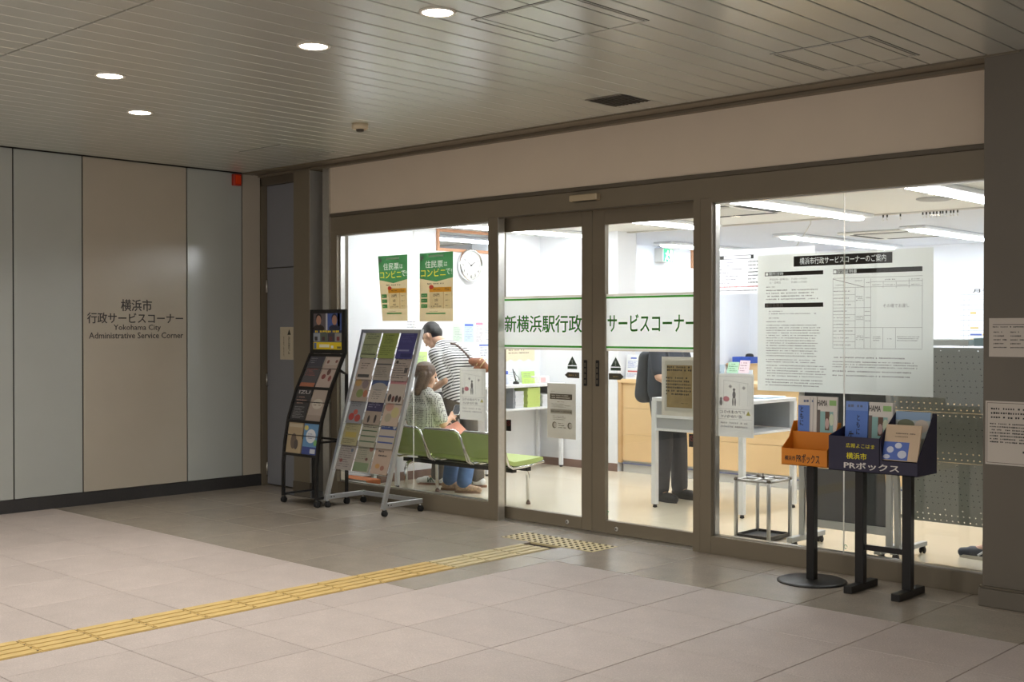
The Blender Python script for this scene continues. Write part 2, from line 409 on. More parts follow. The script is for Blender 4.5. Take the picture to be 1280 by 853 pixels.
# grey steel door in the recess, post beside it
DOORG = mat('grey_steel_door', (128, 128, 132), .45, noise=.02)
d3 = thing('door_3', (-9.42, 6.78, 0), 'grey steel service door in the corner', 'door'); del d3['category']; struct(d3)
MB().box(-9.66, -9.1, 6.75, 6.79, .012, 2.10, DOORG, bev=.003).build('door_leaf', d3)
MB().box(-9.66, -9.1, 6.75, 6.79, 2.108, 2.90, DOORG, bev=.003).build('transom_panel', d3)
MB().box(-9.70, -9.665, 6.69, 6.80, 0, 2.95, TAUPE).box(-9.7, -9.1, 6.69, 6.80, 2.9, 2.99, TAUPE_D).build('door_frame', d3)
for z in (.16, 1.02, 1.93): MB().tube([(-9.655, 6.742, z-.06), (-9.655, 6.742, z+.06)], .009, STEEL).build('hinge', d3)
MB().box(-9.7, -8.55, 6.80, 6.86, 0, 3.0, TAUPE_D).build('backing', d3)
b = MB(); fr = frontY(6.749); p0 = onY(350, 409, 6.745); p1 = onY(366.5, 450, 6.745)
b.slab(fr, p0.x, p1.x, p1.z, p0.z, 0, .002, col(196, 184, 160))
o = tag(b.build('door_notice'), 'small beige notice with a warning triangle on the grey steel door', 'notice')
b = MB(); fr2 = frontY(6.747); w = p1.x-p0.x
tr = [(p0.x+.56*w, p0.z-.075), (p0.x+.82*w, p0.z-.075), (p0.x+.69*w, p0.z-.02)]
MB().add([fr2.p(x, z, .001) for x, z in tr], [(0, 1, 2)], INK).build('warning_triangle', o)
b.fine(fr2, p0.x+.63*w, p0.x+.75*w, p0.z-.09, p1.z+.05, 11, INK, fill=.8, last=.9, d=.001); b.build('lettering', o)
MB().fine(fr2, p0.x+.25*w, p0.x+.31*w, p0.z-.09, p1.z+.03, 18, INK, fill=.7, last=.9, d=.001).build('fine_print', o)
po = struct(MB().box(-9.09, -8.845, 6.645, 6.82, 0, 2.985, TAUPE, bev=.003).build('wall_post'), 'taupe metal post left of the shop front')
MB().box(-8.8447, -8.842, 6.65, 6.80, .005, 2.97, mat('satin_steel', (190, 187, 180), .42, .5)).build('steel_side', po)
MB().box(-9.095, -8.84, 6.64, 6.66, 0, .10, TAUPE_D).build('plinth', po)
st = struct(MB().box(-8.72, -8.63, 6.70, 6.86, 0, 2.985, STEEL).box(-8.8, -8.72, 6.80, 6.9, 0, 2.985, DARKGAP).build('trim_1'), 'steel edge strip beside the window')
# ---- front wall above the shop front, soffit trim
CREAM = mat('cream_wall_panel', (216, 200, 179), .6, noise=.015, nscale=4)
wf = struct(MB().box(-8.63, -2.4, YF, YF+.14, 2.562, 3.05, CREAM).build('wall_front'), 'cream wall panel above the shop front')
struct(MB().box(-9.68, -2.4, 6.476, 6.60, 2.992, 3.02, TAUPE).box(-9.68, -2.4, 6.60, 6.66, 2.998, 3.03, TAUPE_D).box(-9.68, -2.4, 6.66, YF+.14, 2.978, 3.02, TAUPE).build('trim_2'), 'metal soffit trim along the ceiling edge')
# ---- pillar at the right
PIL = mat('pillar_panel', (106, 98, 86), .42, .1, noise=.03, nscale=3)
pl = struct(MB().box(-2.59, -1.5, 6.482, 7.04, 0, 3.02, PIL, bev=.003).build('pillar'), 'taupe clad pillar')
MB().box(-2.605, -1.49, 6.462, 6.718, 0, .098, PIL, bev=.003).build('plinth', pl)
MB().box(-2.6, -1.49, 6.468, 6.5, .1, .112, TAUPE_D).build('plinth_joint', pl)
for (k, ya, yb, lb) in ((0, 398, 446, 'upper of two white notices taped to the pillar'), (1, 501, 580, 'lower larger white notice taped to the pillar')):
    yy = 6.4815; fr = frontY(yy); a = onY(1236.5 if k == 0 else 1232, ya, yy); c = onY(1236.5 if k == 0 else 1232, yb, yy)
    w = .29 if k == 0 else .42; h = a.z-c.z
    o = tag(MB().slab(fr, a.x, a.x+w, c.z, a.z, 0, .0012, col(206, 196, 184)).build('pillar_notice'), lb, 'notice')
    b = MB(); f2 = frontY(yy-.0012)
    if k == 0:
        b.rect(f2, a.x+.02, a.x+w-.02, a.z-.036, a.z-.033, INK); b.fine(f2, a.x+.02, a.x+w-.02, a.z-.04, a.z-.055, 1, INK, last=.95)
        for q in range(3): b.fine(f2, a.x+.025+q*.09, a.x+.095+q*.09, a.z-.065, c.z+.04, 5, INK, fill=.35)
    else:
        b.fine(f2, a.x+.03, a.x+w-.03, a.z-.03, a.z-.1, 3, INK, last=.8); b.fine(f2, a.x+.025, a.x+w-.03, a.z-.115, c.z+.115, 7, INK, last=.8); b.fine(f2, a.x+.2, a.x+w-.04, c.z+.09, c.z+.06, 1, INK)
        for q in ((a.x+.008, a.x+.011, c.z+.01, a.z-.01), (a.x+.008, a.x+w-.01, c.z+.009, c.z+.012), (a.x+.008, a.x+w-.01, a.z-.012, a.z-.009)): b.rect(f2, *q, col(120, 110, 100))
    b.build('lettering', o)
struct(MB().box(-2.6, 1.5, YF, YF+.14, 0, 3.05, CREAM).build('wall_front_right'))

# ---- shop front: header, windows, sliding doors
HB = 2.365
t = struct(MB().box(-8.63, -2.58, YF, YF+.15, 2.395, 2.53, TAUPE).box(-8.63, -2.58, YF-.012, YF+.15, 2.532, 2.562, TAUPE_D, bev=.003).build('trim_3'), 'taupe header beam of the shop front')
GYp = 6.775
def window(name, x0, x1, seam, zb, lab):
    r = thing(name, ((x0+x1)/2, GYp, 0), lab, 'window'); del r['category']; struct(r)
    b = MB().box(x0-.09, x0, YF, YF+.072, 0, 2.395, TAUPE, bev=.002).box(x1, x1+.105, YF, YF+.072, 0, 2.395, TAUPE, bev=.002)
    b.box(x0, x1, YF, YF+.072, 0, zb, TAUPE, bev=.002).box(x0, x1, YF, YF+.072, HB, 2.395, TAUPE)
    b.build('window_frame', r)
    b = MB().box(x0, x0+.012, GYp-.02, GYp+.03, zb, HB, STEEL).box(x1-.008, x1, GYp-.02, GYp+.03, zb, HB, STEEL)
    b.box(x0, x1, GYp-.02, GYp+.03, zb, zb+.008, STEEL).box(x0, x1, GYp-.02, GYp+.03, HB-.008, HB, STEEL).build('glazing_bead', r)
    for (a, c) in ((x0+.012, seam-.004), (seam+.004, x1-.008)):
        MB().box(a, c, GYp, GYp+.01, zb+.008, HB-.008, GLASS).build('pane', r)
    MB().film(frontY(GYp-.001), seam-.0045, seam+.0045, zb, HB, mat('clear_silicone', (240, 238, 230), .4, trans=.85), .012).build('seam', r)
    return r
w1 = window('window_1', -8.54, -6.62, -7.563, .135, 'left fixed shop window of two panes')
w2 = window('window_2', -4.515, -2.59, -3.57, .118, 'right fixed shop window of two panes')
MB().box(-6.515, -6.508, YF+.004, YF+.072, 0, 2.40, STEEL).build('steel_side', w1)
MB().box(-4.66, -4.605, YF, YF+.072, 0, 2.395, TAUPE).build('door_post', w2)
YD = 6.84
def sliding(name, x0, x1, g0, g1, lab, hx, sx_):
    r = thing(name, ((x0+x1)/2, YD, 0), lab, 'door'); del r['category']; struct(r)
    MB().box(x0, g0, YD, YD+.045, .006, 2.40, TAUPE, bev=.002).build('stile', r); MB().box(g1, x1, YD, YD+.045, .006, 2.40, TAUPE, bev=.002).build('stile', r)
    MB().box(g0, g1, YD, YD+.045, 2.285, 2.40, TAUPE).build('top_rail', r); MB().box(g0, g1, YD, YD+.045, .006, .098, TAUPE).build('bottom_rail', r)
    MB().box(g0, g1, YD+.018, YD+.028, .098, 2.285, GLASS).build('pane', r)
    b = MB().box(hx-.016, hx+.016, YD-.006, YD, 1.088, 1.282, BLACK, bev=.004)
    for k in range(4): b.box(hx-.008, hx+.008, YD-.0075, YD-.006, 1.105+k*.042, 1.135+k*.042, TAUPE_D)
    b.build('handle', r)
    MB().lathe([(.017, 0), (.017, -.004), (.012, -.006)], (sx_, YD, .047), STEEL, 16, 'y').lathe([(.006, -.006), (.005, -.0075)], (sx_, YD, .047), BLACK, 10, 'y').build('lock', r)
    return r
dl = sliding('door_1', -6.66, -5.653, -6.578, -5.753, 'left sliding glass door leaf', -5.713, -5.894)
dr = sliding('door_2', -5.649, -4.60, -5.529, -4.733, 'right sliding glass door leaf', -5.597, -5.418)
struct(MB().box(-6.51, -4.65, YF+.002, YF+.02, 2.385, 2.3945, TAUPE_D).box(-6.51, -4.65, YF+.06, YF+.16, 2.402, 2.53, TAUPE_D).box(-6.51, -4.65, YF+.02, YF+.15, -.01, .004, STEEL).build('trim_4'), 'door track and threshold')
# green lettered band on the doors
BAND = mat('band_white_film', (232, 236, 232), .5, trans=.65); GREEN = tcol(78, 158, 62, .7); MARG = mat('band_margin_film', (206, 200, 186), .5, trans=.6)
for (g0, g1, s_, tx0, tx1, lb) in ((-6.578, -5.753, '新横浜駅行政', -6.567, -5.762, 'white film band with green kanji station name on the left sliding door'),
                                   (-5.529, -4.733, 'サービスコーナー', -5.515, -4.735, 'white film band with green katakana lettering on the right sliding door')):
    fr = frontY(YD+.0168); o = tag(MB().film(fr, g0+.002, g1-.002, 1.366, 1.756, BAND, .001).build('door_band'), lb, 'sign')
    MB().film(fr, g0+.002, g1-.002, 1.352, 1.366, MARG, .001).build('margin', o); MB().film(fr, g0+.002, g1-.002, 1.756, 1.772, MARG, .001).build('margin', o)
    f2 = frontY(YD+.0165); MB().rect(f2, g0+.002, g1-.002, 1.738, 1.753, GREEN).rect(f2, g0+.002, g1-.002, 1.372, 1.387, GREEN).build('stripe', o)
    MB().text(f2, s_, tx0, tx1, 1.487 if s_[0] == '新' else 1.492, 1.622, GREEN, bold=.018).build('lettering', o)
# door sensor
o = tag(MB().box(-5.73, -5.47, YF-.055, YF, 2.452, 2.50, mat('sensor_champagne', (196, 178, 148), .35, .4), bev=.006).build('door_sensor'), 'champagne coloured motion sensor on the header over the doors', 'sensor')
MB().box(-5.70, -5.50, YF-.05, YF-.01, 2.449, 2.452, BLACK).build('lens', o)

# ================================================================== concourse ceiling fittings
LENS = mat('downlight_lens', (255, 244, 226), .4, emit=14.0)
RING = mat('downlight_ring', (214, 208, 196), .4)
def downlight(x, y, label=None):
    o = thing('downlight', (x, y, ZC), label or 'round unseen downlight out of view, added to light the concourse', 'downlight', 'ceiling downlights')
    MB().lathe([(.088, 0), (.088, -.006), (.074, -.008), (.074, 0)], (x, y, ZC), RING, 28).build('rim', o)
    MB().lathe([(.073, -.002), (.071, -.005)], (x, y, ZC), LENS, 28).build('lens', o)
    ld = bpy.data.lights.new('downlight_beam', 'AREA'); ld.shape = 'DISK'; ld.size = .14; ld.energy = DOWNLIGHT_W; ld.color = (1.0, .975, .93); ld.spread = math.radians(140)
    l = bpy.data.objects.new('downlight_beam', ld); COLL.objects.link(l); l.parent = o; l.location = (0, 0, -.012)
for (x, y, lb) in ((-6.5, 3.445, 'round lit downlight nearest the ceiling seam, left of the others'), (-7.447, 4.167, 'round lit downlight nearest the panelled wall'),
                   (-5.047, 3.82, 'round lit downlight second from the right in the ceiling'), (-4.086, 3.812, 'rightmost round lit downlight beside the large ceiling hatch')):
    downlight(x, y, lb)
for (x, y) in ((-7.4, 1.6), (-5.6, .9), (-3.6, 1.3), (-2.3, -.4), (-4.0, -.9), (-8.6, .2), (-6.6, -1.4), (-1.0, -1.8)):  # unseen downlights out of view, added to light the floor and walls
    downlight(x, y)
def hatch(x0, x1, y0, y1, lb):
    cx, cy = (x0+x1)/2, (y0+y1)/2
    o = tag(MB().box(x0, x1, y0, y1, ZC-.0012, ZC, DARKGAP).build('ceiling_hatch'), lb, 'hatch')
    e = .011
    for q in ((x0+.004, x1-.004, y0+.004, y0+e), (x0+.004, x1-.004, y1-e, y1-.004), (x0+.004, x0+e, y0+e, y1-e), (x1-e, x1-.004, y0+e, y1-e)):
        MB().box(*q, ZC-.004, ZC-.0012, PLANK).build('frame_strip', o)
    xs = [x0+e+.006]; k = math.ceil((x0+.03+2.57)/PW)
    while -2.57+k*PW < x1-.03: xs.append(-2.57+k*PW); k += 1
    xs.append(x1-e-.006)
    for a, c in zip(xs, xs[1:]): MB().box(a+.0048, c-.0048, y0+e+.009, y1-e-.009, ZC-.0036, ZC-.0012, PLANK).build('hatch_plank', o)
hatch(-4.075, -3.46, 4.02, 4.62, 'large square ceiling hatch beside the rightmost downlight')
hatch(-3.41, -2.83, 5.63, 6.21, 'square ceiling hatch near the pillar at the ceiling edge')
hatch(-8.53, -7.93, 5.67, 6.24, 'square ceiling hatch over the brochure racks')
o = tag(MB().box(-4.955, -4.665, 5.94, 6.24, ZC-.002, ZC, mat('vent_dark', (42, 40, 38), .6)).build('ceiling_vent'), 'dark square air vent in the concourse ceiling', 'vent')
for k in range(9): MB().box(-4.95+k*.032, -4.938+k*.032, 5.945, 6.235, ZC-.006, ZC-.002, mat('vent_slat', (78, 74, 68), .5, .4)).build('slat', o)
MB().box(-4.955, -4.665, 5.925, 5.94, ZC-.006, ZC, mat('vent_lip', (120, 114, 104), .5, .3)).build('frame', o)
o = thing('smoke_detector', (-6.723, 5.504, ZC-.06), 'cream smoke detector on the concourse ceiling', 'smoke detector')
DET = mat('detector_cream', (206, 190, 160), .5)
MB().lathe([(.06, 0), (.06, -.035), (.052, -.04)], (-6.723, 5.504, ZC), DET, 24).build('housing', o)
MB().lathe([(.03, -.04), (.026, -.056), (.012, -.06)], (-6.723, 5.504, ZC), mat('detector_dark', (70, 64, 56), .5), 16).build('sensor_head', o)

# ================================================================== THE OFFICE behind the glass
XO, YB, YFAR, XR = -8.96, 9.93, 14.27, -.9
VINYL = mat('cream_vinyl_floor', (230, 219, 196), .16, noise=.03, nscale=1.5)
struct(MB().box(XO-.1, XR+.1, YF+.13, YFAR+.1, -.1, 0, VINYL).build('floor_office'), 'polished cream vinyl floor of the office')
struct(MB().box(XO-.1, XR+.1, YF+.14, 10.12, Z2, Z2+.1, CEILWHITE).build('ceiling_office'), 'white office ceiling')
struct(MB().box(XO-.1, XR+.1, 10.12, YFAR+.1, Z2, Z2+.1, mat('back_office_ceiling', (216, 220, 230), .8)).build('ceiling_back_office'), 'pale grey back office ceiling')
struct(MB().box(XO-.1, XO, YF+.14, YFAR+.1, 0, Z2, WALLWHITE).build('wall_office_left'), 'white office wall')
struct(MB().box(XO, -7.85, YB, YB+.32, 0, Z2, WALLWHITE).build('wall_office_back'), 'white wall pier by the counter')
struct(MB().box(XO, XR, YFAR, YFAR+.1, 0, Z2, WALLWHITE).build('wall_office_far'), 'white far wall')
struct(MB().box(XR, XR+.1, YF+.14, YFAR, 0, Z2, WALLWHITE).build('wall_office_right'))
struct(MB().box(XO, -2.3, YF+.151, YF+.2, 2.50, Z2, CEILWHITE).build('trim_5'))
BASEB = mat('brown_vinyl_skirting', (126, 100, 88), .5)
struct(MB().box(XO, XO+.008, YF+.2, YB, 0, .085, BASEB).build('baseboard_office_left'), 'brown skirting')
struct(MB().box(XO, -7.852, YB-.008, YB, 0, .085, BASEB).build('baseboard_office_back'), 'brown skirting')
struct(MB().box(-7.85, XR, 10.085, 10.15, Z2-.012, Z2, mat('shutter_rail', (196, 192, 184), .5)).build('trim_6'), 'shutter rail in the office ceiling')
TUBE = mat('ceiling_tube_light', (248, 250, 255), .4, emit=TUBE_STRENGTH)
TUBE_B = mat('back_office_tube_light', (232, 241, 255), .4, emit=TUBE_STRENGTH)
def batten(x, y0, y1, lb):
    o = thing('ceiling_light', (x, (y0+y1)/2, Z2), lb, 'ceiling light', 'strip lights of the office')
    MB().box(x-.14, x+.14, y0, y1, Z2-.035, Z2, WHITE_MET, bev=.01).build('housing', o)
    MB().box(x-.055, x+.055, y0+.03, y1-.03, Z2-.055, Z2-.035, TUBE if y0 < 10 else TUBE_B, bev=.009).build('tube', o)
for (x, y0, y1, lb) in ((-8.28, 7.15, 9.86, 'strip light over the writing counter along the left wall'), (-6.74, 7.2, 10.02, 'strip light over the writing table, seen behind the right door'),
        (-5.13, 7.2, 10.03, 'strip light behind the left pane of the right window'), (-3.69, 7.2, 9.9, 'strip light in the top corner of the right window'),
        (-8.42, 11.5, 13.4, 'strip light near the exit sign in the back office'), (-6.73, 11.39, 14.0, 'strip light in the back office behind the hanging price board'),
        (-5.29, 11.43, 14.0, 'strip light in the back office beside the rear ceiling air conditioner'), (-3.7, 11.4, 14.0, 'strip light of the back office hidden towards the right')):
    batten(x, y0, y1, lb)
def cassette(x0, x1, y0, y1, lb):
    o = thing('air_conditioner', ((x0+x1)/2, (y0+y1)/2, Z2-.03), lb, 'air conditioner', 'ceiling cassettes')
    MB().box(x0, x1, y0, y1, Z2-.025, Z2-.0005, mat('ac_panel', (222, 220, 212), .5), bev=.008).build('panel', o)
    S = mat('ac_slot', (26, 26, 30), .6); e = .1
    for q in ((x0+.16, x1-.16, y0+e-.03, y0+e+.035), (x0+.16, x1-.16, y1-e-.035, y1-e+.03), (x0+e-.03, x0+e+.035, y0+.16, y1-.16), (x1-e-.035, x1-e+.03, y0+.16, y1-.16)):
        MB().box(*q, Z2-.028, Z2-.025, S).build('air_slot', o)
    MB().box(x0+.2, x1-.2, y0+.2, y1-.2, Z2-.03, Z2-.025, mat('ac_grille', (206, 204, 196), .5), bev=.002).build('grille', o)
cassette(-6.27, -5.30, 11.72, 12.72, 'square ceiling air conditioner in the back office')
cassette(-6.27, -5.30, 8.25, 9.22, 'square ceiling air conditioner over the customer area')
o = tag(MB().lathe([(.14, 0), (.14, -.008), (.12, -.016), (.05, -.018)], (-4.06, 9.18, Z2), mat('speaker_grey', (168, 166, 160), .6), 28).build('ceiling_speaker'), 'round grey ceiling speaker behind the right window', 'speaker')
for k, (px, py) in enumerate(((1104, 270), (1109, 270), (1125.5, 269), (1153.5, 266.5), (1158, 266), (1162.5, 266), (1167, 265.5), (1171, 265), (1175.5, 265), (1178.5, 265), (1183, 264.5), (1188.5, 264.5), (1192, 264), (1197, 264))):
    q = onY(px, py, 10.09); h = MB().tube([(q.x, 10.09, Z2-.012), (q.x, 10.09, Z2-.035)], .007, BLACK, 6)
    h.tube([(q.x, 10.09, Z2-.035), (q.x-.006, 10.09, Z2-.05), (q.x, 10.09, Z2-.062), (q.x+.007, 10.09, Z2-.056)], .0035, STEEL, 6)
    tag(h.build('ceiling_hook'), 'small dark hook hanging in the row from the office ceiling rail', 'hook', 'hooks on the ceiling rail')
# ---- wooden counter
WOOD = mat('pale_wood_laminate', (226, 192, 142), .45, noise=.05, nscale=2)
WOOD_D = mat('pale_wood_edge', (206, 168, 118), .5)
co = thing('service_counter', (-5.4, 10.2, 0), 'long pale wooden service counter with grey plinth behind the glass', 'counter')
x = -7.80
while x < -3.2:
    for (z0, z1) in ((.125, .40), (.404, .68), (.684, .945)): MB().box(x+.002, x+1.148, 9.95, 9.968, z0, z1, WOOD).build('front_panel', co)
    x += 1.15
MB().box(-7.845, -7.80, 9.93, 10.5, .10, .985, WOOD_D).build('end_panel', co)
MB().box(-7.80, -3.2, 9.968, 10.45, .10, .945, WOOD).build('carcass', co)
MB().box(-7.80, -3.2, 9.965, 10.4, 0, .125, mat('counter_plinth', (198, 196, 190), .5)).build('plinth', co)
MB().box(-7.80, -3.2, 9.945, 9.965, .088, .10, mat('plinth_blue_line', (90, 96, 130), .5)).build('plinth_trim', co)
MB().box(-7.85, -3.2, 9.92, 10.52, .947, .985, WOOD, bev=.004).build('worktop', co)
# items on the counter
def leaf(name, lb, cat, x, y, z, w, h, base, accents, t=.004, lean=.03, group=None):
    fr = Frame((x, y, z), (1, 0, 0), (0, lean/math.hypot(lean, h), h/math.hypot(lean, h)), (0, -h/math.hypot(lean, h), lean/math.hypot(lean, h)))
    o = tag(MB().slab(fr, 0, w, 0, h, 0, -t, base).build(name), lb, cat, group)
    b = MB()
    for a in accents:
        if a[0] == 'r': b.rect(fr, a[1]*w, a[2]*w, a[3]*h, a[4]*h, a[5], .0006)
        elif a[0] == 'f': b.fine(fr, a[1]*w, a[2]*w, a[4]*h, a[3]*h, a[6], a[5], d=.0008, seed=a[6])
        elif a[0] == 't': b.text(fr, a[6], a[1]*w, a[2]*w, a[3]*h, a[4]*h, a[5], bold=.01)
    if b.v: b.build('print', o)
    return o
BL = col(84, 110, 196); RD = col(206, 96, 96); WH = col(236, 238, 240)
q = onY(781.5, 472, 10.02)
leaf('brochure_stand', 'white leaflet with blue print standing on the counter end', 'leaflet', q.x, 10.02, .986, .19, .26, WH, [('r', .3, .7, .82, .88, BL), ('f', .12, .88, .45, .75, BL, 6), ('r', .15, .8, .28, .34, RD), ('f', .1, .9, .06, .24, BL, 5)])
leaf('wall_card', 'white card with blue figures standing behind the counter leaflet', 'card', q.x+.04, 10.12, .986, .26, .37, col(226, 228, 234), [('r', .2, .35, .82, .93, BL), ('r', .5, .62, .82, .93, BL), ('f', .1, .9, .1, .7, BL, 8)])
bo = thing('pump_bottle', (-7.54, 10.02, .986), 'white pump bottle of hand sanitiser on the counter', 'bottle')
MB().lathe([(.045, .986), (.046, 1.09), (.03, 1.115), (.016, 1.125)], (-7.54, 10.02, 0), WH, 18).build('bottle_body', bo)
MB().lathe([(.017, 1.125), (.017, 1.15), (.006, 1.152), (.006, 1.18)], (-7.54, 10.02, 0), WH, 12).tube([(-7.54, 10.02, 1.18), (-7.585, 10.0, 1.178)], .007, WH, 8).build('pump', bo)
MB().lathe([(.0465, 1.01), (.0465, 1.075)], (-7.54, 10.02, 0), col(150, 172, 224), 18).build('bottle_label', bo)
tag(MB().box(-7.64, -7.60, 10.08, 10.12, .986, 1.19, col(150, 168, 214), bev=.008).build('tall_dispenser'), 'blue and white dispenser behind the pump bottle', 'dispenser')
# ---- hanging price board
q0, q1, q2 = onY(872, 317, 10.06), onY(1018.6, 306, 10.06), onY(893, 366, 10.06)
bd = thing('hanging_board', ((q0.x+q1.x)/2, 10.06, q2.z), 'white price board with list hanging from the office ceiling', 'sign board')
zt, zb_ = 2.30, 1.86
MB().box(q0.x, q1.x, 10.055, 10.07, zb_, zt, col(240, 242, 246)).build('board', bd)
f = frontY(10.054); b = MB(); q = onY(942, 316, 10.054)
b.rect(f, -6.9, q.x, 2.205, 2.243, INK).rect(f, onY(905, 320, 10.054).x, q.x-.03, 2.21, 2.238, col(240, 242, 246), .001)
for k in range(7): b.fine(f, -6.8, -6.55+.12*random.random()*2, 2.185-k*.034, 2.165-k*.034, 1, col(110, 110, 118), last=.9, seed=k); b.fine(f, q.x-.06, q.x+.08, 2.187-k*.034, 2.165-k*.034, 1, INK, last=.9, seed=k+9)
b.fine(f, -6.9, q.x+.1, 1.945, 1.92, 1, RD, last=.97); b.fine(f, -6.9, q.x+.1, 1.905, 1.885, 1, INK, last=.97)
b.build('lettering', bd)
MB().tube([(-5.65, 10.06, Z2-.012), (-5.65, 10.06, Z2-.05), (-5.80, 10.06, 2.30)], .004, STEEL, 6).tube([(-6.86, 10.06, Z2-.012), (-6.74, 10.06, 2.30)], .004, STEEL, 6).build('hanging_wire', bd)
# ---- exit sign, framed picture, mirror, clock, posters on the left office wall
ex = thing('exit_sign', (XO+.05, 12.19, 2.37), 'green running man exit sign on the back office wall', 'exit sign')
MB().box(XO, XO+.13, 12.07, 12.30, 2.355, 2.53, mat('exit_housing', (214, 212, 204), .5), bev=.006).build('housing', ex)
EG = mat('exit_green', (22, 150, 92), .4, emit=1.2); EW = mat('exit_white', (240, 255, 246), .4, emit=1.6)
fr = sideX(XO+.131); MB().rect(fr, 12.085, 12.285, 2.365, 2.52, EG).build('green_panel', ex)
b = MB(); b.rect(fr, 12.225, 12.27, 2.375, 2.51, EW, .0012)
for a, c in (((12.17, 2.47), (12.15, 2.42)), ((12.15, 2.42), (12.12, 2.37)), ((12.15, 2.42), (12.19, 2.39)), ((12.19, 2.39), (12.2, 2.36)), ((12.17, 2.465), (12.21, 2.44)), ((12.17, 2.465), (12.13, 2.46))):
    d = Vector((c[0]-a[0], c[1]-a[1])).normalized()*.009; n = Vector((-d.y, d.x))
    b.add([fr.p(a[0]+n.x, a[1]+n.y, .0014), fr.p(c[0]+n.x, c[1]+n.y, .0014), fr.p(c[0]-n.x, c[1]-n.y, .0014), fr.p(a[0]-n.x, a[1]-n.y, .0014)], [(0, 1, 2, 3)], EW)
b.add([fr.p(12.175+.014*math.cos(k*.8), 2.49+.014*math.sin(k*.8), .0014) for k in range(8)], [tuple(range(8))], EW); b.build('pictogram', ex)
FRWOOD = mat('picture_frame_wood', (190, 138, 100), .5)
def framed(name, lb, cat, y0, y1, z0, z1, m, fw=.03):
    o = thing(name, (XO, (y0+y1)/2, z0), lb, cat); fr = sideX(XO)
    MB().slab(fr, y0+fw*.8, y1-fw*.8, z0+fw*.8, z1-fw*.8, 0, .008, m).build('glass_panel', o)
    for q in ((y0, y1, z0, z0+fw), (y0, y1, z1-fw, z1), (y0, y0+fw, z0+fw, z1-fw), (y1-fw, y1, z0+fw, z1-fw)): MB().slab(fr, *q, 0, .022, FRWOOD).build('frame_rail', o)
framed('picture', 'small wood framed picture beside the exit sign', 'picture', 12.86, 13.3, 2.31, 2.545, col(176, 180, 186, .3))
framed('framed_mirror', 'wood framed reflecting panel under the ceiling beside the wall clock', 'mirror', 8.336, 9.22, 2.322, 2.55, mat('mirror_glass', (190, 192, 196), .02, 1.0))
ck = thing('wall_clock', (XO, 8.80, 2.02), 'round silver rimmed wall clock with white face', 'clock')
cc = (XO, 8.80, 2.185)
MB().lathe([(.165, 0), (.172, .02), (.172, .05), (.160, .062), (.148, .055), (.148, .04)], cc, CHROME, 40, 'x').build('rim', ck)
MB().lathe([(.149, .03), (.149, .042)], cc, col(246, 245, 240), 40, 'x').build('dial', ck)
fr = sideX(XO+.043); b = MB()
for h in range(1, 13):
    a = math.pi/2-h*math.pi/6; x, y = 8.80-0+.118*math.cos(a), 2.185+.118*math.sin(a); s = .014
    b.text(fr, str(h), x-s, x+s, y-s*1.1, y+s*1.1, INK, keep=True)
b.build('numerals', ck)
def hand(a, l, w):
    d = Vector((math.cos(a), math.sin(a))); n = Vector((-d.y, d.x))*w; pts = [(-.02, 1), (l, .5), (l, -.5), (-.02, -1)]
    return [fr.p(8.80+d.x*t+n.x*k, 2.185+d.y*t+n.y*k, .003) for t, k in pts]
for nm, a, l, w in (('hour_hand', math.pi/2-(1+50/60)*math.pi/6, .075, .006), ('minute_hand', math.pi/2-50*math.pi/30, .115, .004)): MB().add(hand(a, l, w), [(0, 1, 2, 3)], INK).build(nm, ck)
MB().lathe([(.008, .044), (.006, .05)], cc, BLACK, 12, 'x').build('hub', ck)
PK = col(226, 150, 176); G2 = col(150, 190, 110)
def wall_sheet(px0, py0, px1, py1, base, lb, head=None, rows=8, cat='notice', ink=col(150, 150, 158)):
    a, c = onX(px0, py0, XO), onX(px1, py1, XO); fr = sideX(XO)
    o = tag(MB().slab(fr, a.y, c.y, c.z, a.z, 0, .002, base).build('wall_notice'), lb, cat)
    b = MB(); f2 = sideX(XO+.002); w, h = c.y-a.y, a.z-c.z
    if head: b.rect(f2, a.y+.06*w, c.y-.06*w, a.z-.16*h, a.z-.05*h, head)
    b.fine(f2, a.y+.1*w, c.y-.1*w, a.z-.2*h, c.z+.08*h, rows, ink, seed=rows+int(px0))
    b.build('print', o)
wall_sheet(566, 404, 578, 428, col(214, 236, 214), 'pale green notice on the office wall above the leaning man')
wall_sheet(580, 404, 592, 428, col(206, 226, 246), 'pale blue notice on the office wall behind the leaning man', BL)
wall_sheet(594, 402, 604, 430, col(248, 240, 242), 'white notice with pink heading on the office wall', PK)
wall_sheet(604.5, 397, 615, 428, col(238, 240, 244), 'large white printed notice on the office wall below the clock', None, 12)
wall_sheet(507, 398, 522, 412, col(242, 243, 246), 'white two line notice on the office wall beside the window posters', None, 3)
wall_sheet(519, 440, 534, 462, col(206, 232, 150), 'light green notice low on the office wall behind the silver rack')
wall_sheet(598, 430, 612, 447, col(240, 242, 246), 'small white notice with blue line on the office wall behind the brown bag', BL, 4)
wall_sheet(453, 409, 460, 430, col(236, 238, 240), 'small white notice at the left end of the office wall', None, 4)
a, c = onX(629, 436, XO), onX(668, 452, XO); fr = sideX(XO); b = MB(); n = 14
top = 1.46; pts = [(a.y, top)]+[(c.y, top)]+[(c.y-(c.y-a.y)*k/n, 1.17-.012*math.sin(k*math.pi/2+.4)) for k in range(n+1)]
vv = [fr.p(y, z, 0) for y, z in pts]+[fr.p(y, z, .003) for y, z in pts]; N = len(pts)
b.add(vv, [tuple(range(N, 2*N)), tuple(range(N-1, -1, -1))]+[(i, (i+1) % N, N+(i+1) % N, N+i) for i in range(N)], col(244, 226, 196))
o = tag(b.build('wall_notice'), 'cream notice with wavy edge on the wall above the writing counter', 'notice')
